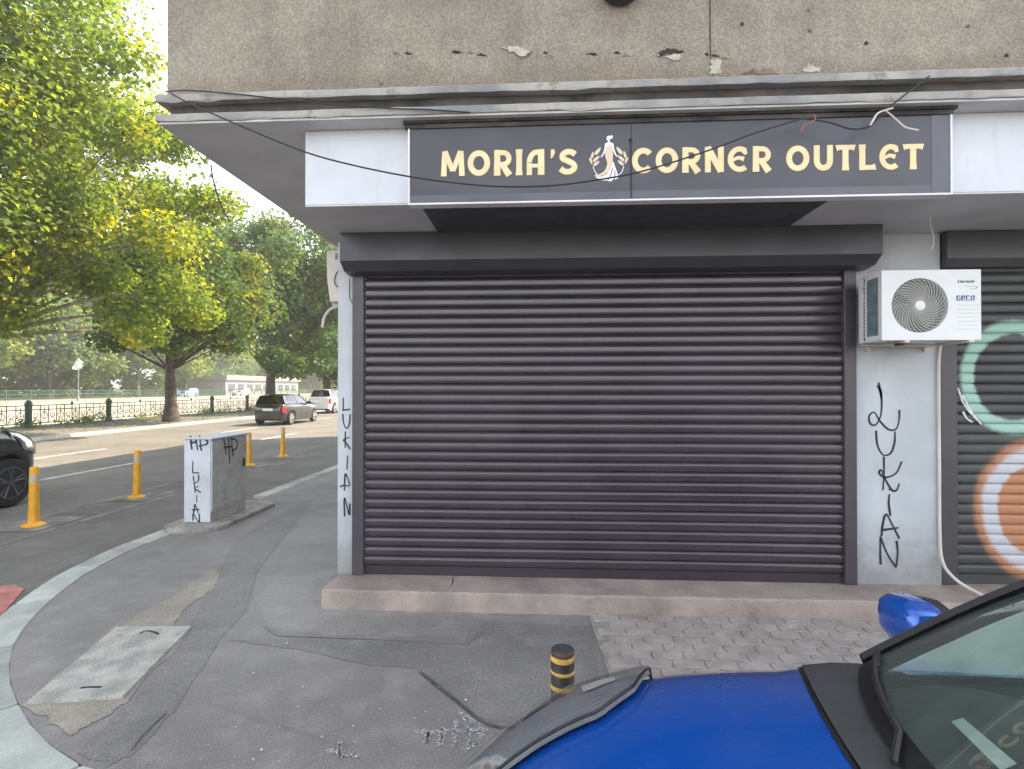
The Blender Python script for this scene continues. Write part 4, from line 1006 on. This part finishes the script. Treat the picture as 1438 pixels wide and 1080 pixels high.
# the big plane tree whose crown fills the upper left
t1 = make_tree('plane_tree', 11, 17, 4.2, .34, (.6, .2, 11.0), (6.3, 6.6, 6.6), 105, 1.75, 80000, .18, 'leaf_plane', 'bark_pale', extra=[(3, -3, 5.4, 1.7), (1.2, -2.5, 5.2, 1.7), (4.5, -3.5, 6.8, 1.6), (-1, -3, 5.6, 1.7), (2.5, -1, 4.4, 1.3), (6.6, 1.5, 5.6, 1.3), (7.2, 0, 7.2, 1.2), (6.4, 3, 4.9, 1.1), (5.2, 1, 4.6, 1.2), (7.8, 2, 9, 1.1), (6.9, -1.2, 10.4, 1.2), (4, 3, 4.2, 1.2), (6.5, -1, 13, 1.3), (5.6, -2, 15, 1.3)])
place(t1, -20.6, 18.2, .06); tag(t1, 'tall yellow green plane tree whose crown reaches over the road by the railing', 'tree')
p = gnd(240, 592, .06)
t2 = make_tree('street_tree', 21, 10.5, 3.2, .3, (0, .5, 7.4), (4.8, 4.8, 3.6), 64, 1.45, 32000, .2, 'leaf_dark', extra=[(-3.5, 0, 4.4, 1.1), (3.2, 0, 4.2, 1.0), (1.5, -2, 4.0, 1.0)])
place(t2, p[0], p[1], .06); tag(t2, 'street tree with bare dark trunk standing on the pavement between railing and road', 'tree')
t3 = make_tree('street_tree', 31, 15.5, 3.0, .33, (.8, .3, 8.8), (5.9, 5.9, 6.4), 90, 1.7, 44000, .23, 'leaf_ash', extra=[(4.4, -2, 3.2, 1.2), (5.4, -1, 4.6, 1.3), (3.4, -3, 2.9, 1.0), (2, -3.6, 3.6, 1.1)])
place(t3, -20.6, 39.5, .06, 0, 1.1); tag(t3, 'large bluish green street tree with low hanging boughs above the black car', 'tree')
t4 = make_tree('street_tree', 41, 15, 3.0, .36, (1.0, .3, 8.2), (5.8, 5.8, 5.8), 80, 1.8, 32000, .26, 'leaf_ash', extra=[(4.5, -3, 3.6, 1.3), (5.5, -2, 5, 1.3)])
place(t4, -20.3, 49.5, .06); tag(t4, 'bluish green street tree with thick dark trunk beyond the low hanging boughs', 'tree')
t5 = copy_tree(t4); place(t5, -20.2, 61, .06, 2.1, .95); t5['label'] = 'farthest street tree of the row along the railing'
t0 = copy_tree(t1); place(t0, -21.2, 7.0, .06, 1.9, .9); t0['label'] = 'plane tree with pale bark left of the tall yellow green one'
far = []
for k in range(4):
    far.append(make_tree('park_tree', 60 + k, 15, 2.6, .3, (0, 0, 8.2), (5.2, 5.2, 6.2), 46, 2.1, 7000, .5, 'leaf_far' if k % 2 == 0 else 'leaf_ash', 'bark_pale' if k == 1 else 'bark'))
r_ = random.Random(12); first = set()
spots = []
for k in range(15): spots.append((-66 - r_.random() * 6, 40 + k * 9.5 + r_.uniform(-2, 2)))
for k in range(14): spots.append((-80 - r_.random() * 10, 50 + k * 13 + r_.uniform(-3, 3)))
for k in range(6): spots.append((-27 - k * 6.5 + r_.uniform(-2, 2), 205 + r_.uniform(-8, 8)))
for k in range(5): spots.append((-22 + k * 4.5 + r_.uniform(-1, 1), 150 + r_.uniform(-20, 8)))
spots = [q for q in spots if not (q[0] > -73 and pvy0 - 4 < q[1] < pvy1 + 4)]
for i, (x, y) in enumerate(spots):
    k = i % 4; o = far[k] if k not in first else copy_tree(far[k]); first.add(k)
    place(o, x, y, .38 if x < -60 else .0, r_.uniform(0, 6.28), r_.uniform(.85, 1.3))
    tag(o, ['loose sunlit green park tree beyond the river', 'pale barked park tree beyond the river', 'rounded yellow green park tree beyond the river', 'dull green park tree beyond the river'][k], 'tree', ['loose sunlit park trees', 'pale barked park trees', 'rounded park trees', 'dull green park trees'][k])
# undergrowth below the park trees reads as one mass
rng = np.random.default_rng(5); n = 240
cc = np.stack([-70 - rng.random(n) * 22, 35 + rng.random(n) * 200, 1.0 + rng.random(n) * 5.0], 1)
V, F = leaves(rng, cc, 1.8 + rng.random(n) * 1.6, 65000, .55)
struct(link('undergrowth', crown_mesh(V, F, 'leaf_dark')), 'stuff')
rng = np.random.default_rng(6); n = 60
cc = np.stack([-24.0 + rng.random(n) * .6, 18 + rng.random(n) * 45, .1 + rng.random(n) * .15], 1)
V, F = leaves(rng, cc, .25 + rng.random(n) * .35, 5000, .09)
struct(link('weeds', crown_mesh(V, F, 'leaf_far')), 'stuff')
rng = np.random.default_rng(8); n = 2600
V = np.stack([-24.3 + rng.random(n) ** 1.6 * 5.6, 16 + rng.random(n) * 50, .068 + np.zeros(n)], 1)
VV, FF = leaves(rng, V, np.full(n, .012), n, .11, .25)
struct(link('fallen_leaves', crown_mesh(VV, FF, 'leaf_far')), 'stuff')

# ================================================================== CARS
def interp(pts):
    d = smooth_line(pts, 10); xs_ = [q[0] for q in d]; ys_ = [q[1] for q in d]
    return lambda x: float(np.interp(x, xs_, ys_))
def build_car(name, label, paint, sx=1., sy=1., sz=1., detail=True, glass='car_glass', rimmat='rim', group=None):
    L = 3.9; root = empty(name); tag(root, label, 'car', group)
    wf = interp([(0, .40), (.04, .47), (.12, .565), (.28, .715), (.45, .81), (.65, .852), (.9, .86), (1.4, .865), (2.9, .86), (3.4, .83), (3.7, .76), (3.84, .68), (3.9, .6)])
    zf = interp([(0, .64), (.04, .71), (.12, .765), (.28, .855), (.5, .935), (.8, .98), (1.08, 1.005), (1.3, 1.0), (1.55, .955), (2.2, .95), (3.4, .98), (3.75, .98), (3.86, .93), (3.9, .86)])
    WX = (.78, 3.22); rw = .3; Ra = .345
    def zb(x):
        z = .19 + .07 * max(0, 1 - x / .35) + .1 * max(0, (x - 3.6) / .3)
        for c in WX:
            if abs(x - c) < Ra: z = max(z, rw - .01 + math.sqrt(Ra * Ra - (x - c) ** 2))
        return z
    def S(x, s, off=0.):
        w, zt = wf(x), zf(x); zm = min(.68, zt - .09); e = 2.3 + 1.0 * min(1, max(0, (x - .1) / .7)) + 4.0 * min(1, max(0, (x - 1.1) / .5)) ** 1.5
        if s <= 1:
            a = s * math.pi / 2; y = w * math.sin(a) ** (2 / e); z = zm + (zt - zm) * math.cos(a) ** (2 / e) if s < 1 else zm
        else:
            t = s - 1; b = min(zb(x), zm - .01); y = w * (1 - .06 * t * t); z = zm + (b - zm) * t
        return np.array([x + .07 * max(0, 1 - x / .9), y, z])
    def SN(x, s, off, sg_=1):
        p = S(x, s); dx = S(min(x + .01, L), s) - S(max(x - .01, 0), s); ds = S(x, min(s + .01, 1.99)) - S(x, max(s - .01, .001))
        n_ = np.cross(ds, dx); n_ = n_ / (np.linalg.norm(n_) + 1e-9)
        if n_[2] + n_[1] * .8 < 0: n_ = -n_
        p = p + n_ * off; return (p[0] * sx, p[1] * sg_ * sy, p[2] * sz)
    def y2s(x, y):
        lo, hi = 0, 1
        for _ in range(30):
            md = (lo + hi) / 2
            if S(x, md)[1] < y: lo = md
            else: hi = md
        return lo
    SC = lambda p: (p[0] * sx, p[1] * sy, p[2] * sz)
    xs_ = np.unique(np.round(np.concatenate([np.linspace(0, .3, 16), np.linspace(.3, 1.4, 70), np.linspace(1.4, 2.8, 18), np.linspace(2.8, L, 50)]), 4))
    sv = [0, .06, .14, .22, .3, .38, .44, .5, .55, .6, .65, .69, .73, .77, .81, .84, .87, .9, .93, .955, .98, 1, 1.06, 1.2, 1.35, 1.5, 1.65, 1.8, 1.9, 2]
    m = MB()
    for sg_ in (1, -1):
        P = [[SC((p[0], p[1] * sg_, p[2])) for p in (S(x, s) for s in sv)] for x in xs_]
        def skip(i, j):
            xm = (xs_[i] + xs_[i + 1]) / 2; ym = (S(xm, sv[j])[1] + S(xm, sv[j + 1])[1]) / 2
            return 1.16 + .25 * (ym / .74) ** 2.4 < xm < 3.6 and ym < .72 and sv[j] < 1
        m.grid(P, skip)
    for x in (0, L): m.add([SC((q[0], q[1], q[2])) for q in [S(x, s) for s in sv] + [S(x, s) * np.array([1, -1, 1]) for s in sv[::-1]]], [tuple(range(2 * len(sv)))])
    me_body = m.build('body', paint, root, world=False, smooth=True, angle=55)
    bm = bmesh.new(); bm.from_mesh(me_body.data); bmesh.ops.remove_doubles(bm, verts=bm.verts, dist=.0006); bmesh.ops.recalc_face_normals(bm, faces=bm.faces); bm.to_mesh(me_body.data); bm.free()
    MB().box(.5 * sx, (L - .35) * sx, -.64 * sy, .64 * sy, .2 * sz, .6 * sz).build('underbody', 'car_trim', root, world=False)
    # windscreen, roof, glazing
    hoodx = lambda y: 1.05 + .15 * (y / .76) ** 2
    basex = lambda y: 1.13 + .25 * (abs(y) / .74) ** 2.4
    ys_ = np.linspace(-.745, .745, 21)
    def surf(x, y, off): p = SN(x, y2s(x, abs(y)), off, 1 if y >= 0 else -1); return (p[0], p[1], p[2])
    m = MB(); m.grid([[surf(hoodx(y) + (basex(y) + .05 - hoodx(y)) * t, y, .007) for t in (0, .1, .35, .7, 1)] for y in ys_]); m.build('cowl', 'car_trim_grey', root, world=False, smooth=True)
    m = MB(); m.grid([[surf(hoodx(y) - .012 + .014 * t, y, .003) for t in (0, 1)] for y in ys_]); m.build('hood_seam', 'rubber', root, world=False)
    zr = 1.39
    def wsb(y): return np.array([basex(y), y, S(basex(y), y2s(basex(y), abs(y)))[2] + .012])
    def wst(y): return np.array([2.02 + .13 * (abs(y) / .74) ** 2, y * .79, zr - .045 * (abs(y) / .74) ** 2])
    def wind(y, t):
        p = wsb(y) * (1 - t) + wst(y) * t; p[2] += .038 * math.sin(math.pi * t); return SC(p)
    yw = np.linspace(-.72, .72, 17); tw = np.linspace(0, 1, 11)
    MB().grid([[wind(y, t) for t in tw] for y in yw]).build('windscreen', glass, root, world=False, smooth=True, fix=False)
    m = MB(); m.grid([[wind(y, t) for t in (-.0, .045)] for y in yw]); m.v = [(a, b, c + .002) for a, b, c in m.v]; m.build('windscreen_border', 'rubber', root, world=False)
    xr0 = 2.15; xr1 = 3.5
    railt = lambda t: np.array([xr0 + (xr1 - xr0) * t, (.585 - .03 * t + .03 * math.sin(math.pi * t)), zr - .045 + .035 * math.sin(math.pi * t) - .03 * t])
    railb = lambda t: np.array([1.43 + (3.62 - 1.43) * t, .765 - .05 * t * t, .915 + .06 * t])
    m = MB(); tt = np.linspace(0, 1, 15)
    def roofp(t, v):
        r0 = railt(t); xf = r0[0] - (.13 * (1 - t)) * (1 - v * v); return SC((xf + (.04 * t) * (1 - v * v), r0[1] * v, r0[2] + .045 * (1 - v * v)))
    m.grid([[roofp(t, v) for v in np.linspace(-1, 1, 13)] for t in tt]); m.build('roof', paint, root, world=False, smooth=True)
    for sg_ in (1, -1):
        F3 = lambda p: SC((p[0], p[1] * sg_, p[2]))
        def side(t, k, bulge=.02):
            p = railb(t) * (1 - k) + railt(t) * k; p[1] += bulge * math.sin(math.pi * k); return p
        MB().grid([[F3(side(t, k)) for k in np.linspace(0, 1, 6)] for t in tt]).build('side_window', 'car_glass_dark' if glass != 'car_glass' else 'car_glass_side', root, world=False, smooth=True, fix=False)
        MB().grid([[F3((x, .70, z)) for z in (.3, .6, .93)] for x in (1.35, 2.4, 3.5)]).build('door_card', 'interior', root, world=False, fix=False)
        # pillars and rails, swept strips
        def strip(a, b, w_, mat, nm, n=9, th=.018):
            pts = [a * (1 - k) + b * k + np.array([0, 0,   .034 * math.sin(math.pi * k) if nm == 'front_pillar' else 0]) for k in np.linspace(0, 1, n)]
            mm = MB(); rows = []
            ax_ = (b - a) / np.linalg.norm(b - a); out = np.array([0, 1, .35]); out /= np.linalg.norm(out); wv = np.cross(ax_, out); wv /= np.linalg.norm(wv)
            for p in pts: rows.append([F3(p - wv * w_ / 2 - out * .01), F3(p - wv * w_ / 2 + out * th * .5), F3(p - wv * w_ * .25 + out * th), F3(p + wv * w_ * .25 + out * th), F3(p + wv * w_ / 2 + out * th * .5), F3(p + wv * w_ / 2 - out * .01)])
            mm.grid(rows); return mm.build(nm, mat, root, world=False, smooth=True)
        strip(wsb(.735) + np.array([0, 0, -.01]), wst(.735), .075, 'car_trim', 'front_pillar', 11, .022)
        strip(side(.47, 0), side(.42, 1), .1, 'car_trim', 'middle_pillar'); strip(side(.98, 0), side(.985, 1), .2, paint, 'rear_pillar')
        mm = MB(); mm.tube([F3(railt(t) + np.array([0, .0, .004])) for t in tt], .022, 6); mm.build('roof_rail', paint if detail else 'car_trim', root, world=False, smooth=True)
        mm = MB(); mm.tube([F3(railb(t) + np.array([0, .012, -.004])) for t in tt], .014, 6); mm.build('belt_seal', 'rubber', root, world=False, smooth=True)
        # headlamp: dark bowl, painted highlight strips, clear lens
        def lamp(off, g=0., nu=31, nv=13):
            P = []
            for i in range(nu):
                t = i / (nu - 1); x = .11 + t * .64
                yi = float(np.interp(t, [0, .27, .38, .65, .83, .97, 1], [.30, .385, .41, .45, .56, .76, .83])); si = y2s(x, min(yi, wf(x) * .985)); so = 1.22 - .30 * t ** 1.4 - .02
                so = max(so, si + .02); pinch = min(1, (1 - t) * 5 + .06)
                P.append([SN(x, si + (so - si) * (k / (nv - 1)) * pinch, off + .006 * math.sin(math.pi * k / (nv - 1)), sg_) for k in range(nv)])
            return P
        MB().grid(lamp(.011)).build('lamp_bowl', 'lamp_bowl' if detail else 'car_trim_grey', root, world=False, smooth=True, fix=False)
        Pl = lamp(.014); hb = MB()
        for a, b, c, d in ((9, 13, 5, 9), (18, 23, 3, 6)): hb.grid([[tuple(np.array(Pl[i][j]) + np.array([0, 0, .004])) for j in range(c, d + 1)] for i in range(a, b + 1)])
        hb.build('highlight_strip', 'lamp_white' if detail else 'car_trim_grey', root, world=False, smooth=True, fix=False)  # white strips paint the sky's glint in the bowl; grey without detail
        lens = MB().grid(lamp(.03)).build('headlight', 'lens_clear', root, world=False, smooth=True, fix=False)
        Pl = lamp(.026); MB().tube([Pl[i][0] for i in range(len(Pl))], .0042, 6).build('headlight_seal', 'rubber', root, world=False, smooth=True)
        # tail lamp
        P = [[SN(x, s, .008, sg_) for s in np.linspace(.9, 1.25, 8)] for x in np.linspace(3.66, 3.86, 8)]
        MB().grid(P).build('tail_light', 'tail_red', root, world=False, smooth=True, fix=False)
        # doors: slightly proud skins with seams and handles
        for (xa, xb, zlo) in ((1.47, 2.42, 1.9), (2.44, 3.0, 1.9)):
            P = [[SN(x, s, .003, sg_) for s in np.linspace(.95, zlo, 9)] for x in np.linspace(xa, xb, 9)]
            d_ = MB().grid(P).build('door', paint, root, world=False, smooth=True, fix=False)
            h0 = SN(xb - .2, 1.12, .015, sg_); MB().box(h0[0] - .09, h0[0] + .09, h0[1] - .012, h0[1] + .012, h0[2] - .014, h0[2] + .014).build('door_handle', paint, d_, world=False, bevel=.006, seg=2)
            for x in (xa - .008, xb + .008):
                mm = MB().grid([[SN(x + q, s, .0015, sg_) for s in np.linspace(.93, zlo, 9)] for q in (-.005, .005)]); mm.build('door_seam', 'rubber', root, world=False)
        # mirror
        mc = np.array([1.68, .985, .985]); prof = []
        nu, nv = 18, 12; P = []
        for i in range(nu + 1):
            a = math.pi * i / nu; row = []
            for j in range(nv + 1):
                b = 2 * math.pi * j / nv
                dx, dy, dz = -math.cos(a), math.sin(a) * math.cos(b), math.sin(a) * math.sin(b)
                q = lambda v, e: math.copysign(abs(v) ** e, v)
                row.append(F3(mc + np.array([q(dx, .6) * (.085 if dx < 0 else .045), q(dy, .6) * .115, q(dz, .6) * (.075 - .012 * dy)])))
            P.append(row)
        mo = MB().grid(P).build('mirror', paint, root, world=False, smooth=True)
        mr = MB(); P2 = [[F3(mc + np.array([.03, 0, 0]) + np.array([.075 * k, r_k * .11 * math.cos(b), r_k * .068 * math.sin(b)])) for b in np.linspace(0, 2 * math.pi, 13)] for k, r_k in ((0, 1.06), (.6, 1.0), (.75, .8), (.7, .05))]
        mr.grid(P2); mr.build('mirror_back', 'car_trim', mo, world=False, smooth=True)
        MB().tube([F3((1.66, .78, .95)), F3((1.69, .84, .955)), F3((1.73, .9, .965))], [.035, .03, .03], 8).build('mirror_arm', 'car_trim', mo, world=False, smooth=True)
    for sg_ in (1, -1):
        MB().grid([[SN(x, y2s(x, yy + q), .0016, sg_) for q in (-.0035, .0035)] for x, yy in zip(np.linspace(.73, 1.2, 14), np.linspace(.775, .745, 14))]).build('bonnet_seam', 'rubber', root, world=False)
    # wheels
    for x in WX:
        for sg_ in (1, -1):
            yo = (wf(x) - .015) * sy * sg_; c = (x * sx, yo - .1 * sg_, rw * sz); rr = rw * sz
            w_ = MB().lathe([(rr * .62, -.1), (rr * .93, -.1), (rr, -.06), (rr, .06), (rr * .93, .1), (rr * .62, .1)], c, 1, 28).build('wheel', 'tyre', root, world=False, smooth=True)
            m = MB(); m.lathe([(rr * .64, -.07), (rr * .64, .07)], c, 1, 28); m.build('rim_well', 'car_trim', w_, world=False)
            m = MB(); yy = yo - .006 * sg_
            m.tube([(c[0] + rr * .63 * math.cos(a), yy, c[2] + rr * .63 * math.sin(a)) for a in np.linspace(0, 2 * math.pi, 29)], .016, 5, False)
            for k in range(5):
                a = k * 2 * math.pi / 5 + .3
                for da in (-.16, .16):
                    m.tube([(c[0] + .04 * math.cos(a), yy - .012 * sg_, c[2] + .04 * math.sin(a)), (c[0] + rr * .6 * math.cos(a + da), yy, c[2] + rr * .6 * math.sin(a + da))], [.022, .014], 5)
            m.lathe([(.05, -.012), (.05, .012)], (c[0], yy, c[2]), 1, 12); m.build('rim', rimmat, w_, world=False, smooth=True)
    # front and rear dress
    MB().box(.06 * sx, .1 * sx, -.3 * sy, .3 * sy, .29 * sz, .42 * sz).build('grille', 'car_trim', root, world=False, bevel=.01)
    MB().box(.07 * sx - .012, .07 * sx - .002, -.26, .26, .45 * sz, .55 * sz).build('plate', 'plate_white', root, world=False)
    MB().box(L * sx + .001, L * sx + .014, -.26, .26, .66 * sz, .77 * sz).build('plate', 'plate_white', root, world=False)
    rg = lambda y, t: SC((3.5 + .04 + .26 * t + .03 * (1 - (y / .6) ** 2), y * (1 + .12 * t), zr - .075 - .35 * t + .05 * (1 - (y / .6) ** 2) * (1 - t)))
    MB().grid([[rg(y, t) for t in np.linspace(0, 1, 6)] for y in np.linspace(-.56, .56, 9)]).build('rear_window', 'car_glass_dark', root, world=False, smooth=True, fix=False)
    # cabin
    m = MB(); m.grid([[SC((basex(y) + .02 + t * (1.8 - basex(y)), y, .975 - .075 * (abs(y) / .7) ** 3 + .025 * math.sin(math.pi * min(1, t * 1.1)) - .3 * max(0, t - .9) * 4)) for t in np.linspace(0, 1, 9)] for y in np.linspace(-.7, .7, 15)])
    m.build('dashboard', 'interior', root, world=False, smooth=True)
    MB().box(1.5 * sx, 3.55 * sx, -.72 * sy, .72 * sy, .28 * sz, .34 * sz).build('cabin_floor', 'interior', root, world=False)
    if detail:
        for yy in (-.34, .34):
            st = MB().box(2.05, 2.5, yy - .24, yy + .24, .4, .56).build('seat', 'seat_cloth', root, world=False, bevel=.05, seg=3, smooth=True)
            MB().prism([(2.45, .5), (2.6, .5), (2.78, 1.12), (2.66, 1.12)], 1, yy + .23, yy - .23).build('seat_back', 'seat_cloth', st, world=False, bevel=.04, seg=3, smooth=True)
            MB().box(2.68, 2.78, yy - .12, yy + .12, 1.15, 1.32).build('headrest', 'seat_cloth', st, world=False, bevel=.035, seg=3, smooth=True)
        MB().box(3.0, 3.5, -.62, .62, .45, 1.02).build('rear_bench', 'seat_cloth', root, world=False, bevel=.06, seg=3, smooth=True)
        ang = R(25); cw = np.array([1.95, -.34, .93])
        m = MB(); ring = [cw + np.array([math.sin(a) * math.sin(ang) * .18, math.cos(a) * .18, math.sin(a) * math.cos(ang) * .18]) for a in np.linspace(0, 2 * math.pi, 25)]
        m.tube(ring, .015, 6, False); m.tube([cw + np.array([0, -.17, 0]), cw + np.array([0, .17, 0])], .02, 6); m.tube([cw, (1.75, -.34, .86)], .04, 8)
        m.build('steering_wheel', 'car_trim', root, world=False, smooth=True)
        for y0_, x0_, y1_ in ((-.45, 1.17, .02), (.18, 1.14, .66)):
            pts = [np.array(surf(hoodx(.2) + .06, y0_, .02))] + [np.array(wind(y0_ + (y1_ - y0_) * k, .03 + .03 * k)) + np.array([-.006, 0, .012]) for k in np.linspace(.15, 1, 6)]
            wp = MB().tube(pts, .008, 6).build('wiper', 'car_trim', root, world=False, smooth=True)
        pb = [wind(-.1, .45), wind(.1, .45)]
        MB().box(1.82, 1.85, -.11, .11, 1.25, 1.31).build('rear_view_mirror', 'car_trim', root, world=False, bevel=.012, seg=2)
    return root
blue = build_car('parked_car', 'bright blue hatchback parked at the kerb beside the short bollard', 'paint_blue', 1.0, 1.0, 1.11)
blue.location = (-.41, .97, ROADZ); blue.rotation_euler = (0, 0, R(-1.0))
suv = build_car('moving_car', 'black car with pale plate seen from behind, driving away under the trees', 'paint_black', 1.13, 1.07, 1.13, False, 'car_glass_dark')
suv.location = (-13.8, 30.6, ROADZ); suv.rotation_euler = (0, 0, -math.pi / 2)
bk = build_car('moving_car', 'black car entering beside the orange yellow posts, only its front showing', 'paint_black', 1.13, 1.07, 1.3, False, 'car_glass_dark', 'rim_dark')
bk.location = (-9.35, 8.95, ROADZ); bk.rotation_euler = (0, 0, -math.pi / 2)
wv_ = build_car('moving_car', 'pale van ahead of the black car on the road', 'paint_white', 1.15, 1.08, 1.3, False, 'car_glass_dark')
wv_.location = (-16.4, 43.0, ROADZ); wv_.rotation_euler = (0, 0, -math.pi / 2)
fc = build_car('parked_car', 'light blue car beyond the river near the green fence', 'paint_sky', 1.1, 1.05, 1.05, False, 'car_glass_dark')
fc.location = (-57, 80.5, .4); fc.rotation_euler = (0, 0, math.pi / 2)
fc2 = build_car('parked_car', 'white car beyond the river beside the pale pavilion', 'paint_white', 1.1, 1.05, 1.05, False, 'car_glass_dark')
fc2.location = (-57.5, 97, .4); fc2.rotation_euler = (0, 0, math.pi / 2)

sl = [gnd(u, v, 1.085) for u, v in ((1336, 1013), (1352, 1008), (1428, 1072), (1406, 1082))]
tag(MB().add([tuple(q) for q in sl] + [(q[0], q[1], q[2] - .001) for q in sl], [(0, 1, 2, 3), (7, 6, 5, 4), (0, 1, 5, 4), (1, 2, 6, 5), (2, 3, 7, 6), (3, 0, 4, 7)]).build('parking_slip', 'paper', None), 'white paper slip lying on the dashboard of the blue car', 'paper')

# ================================================================== HAZE: thin air over the street and river
hz = MB().box(-505, 405, -405, 505, -6.0, 24).build('haze', 'water', None); struct(hz, 'stuff')
hm = bpy.data.materials.new('haze'); hm.use_nodes = True; t = hm.node_tree; t.nodes.clear()
o_ = _n(t, 'ShaderNodeOutputMaterial'); v_ = _n(t, 'ShaderNodeVolumePrincipled')
v_.inputs['Color'].default_value = (.95, .93, .88, 1); v_.inputs['Density'].default_value = .0016; v_.inputs['Anisotropy'].default_value = .35
t.links.new(v_.outputs[0], o_.inputs['Volume']); hz.data.materials.clear(); hz.data.materials.append(hm)
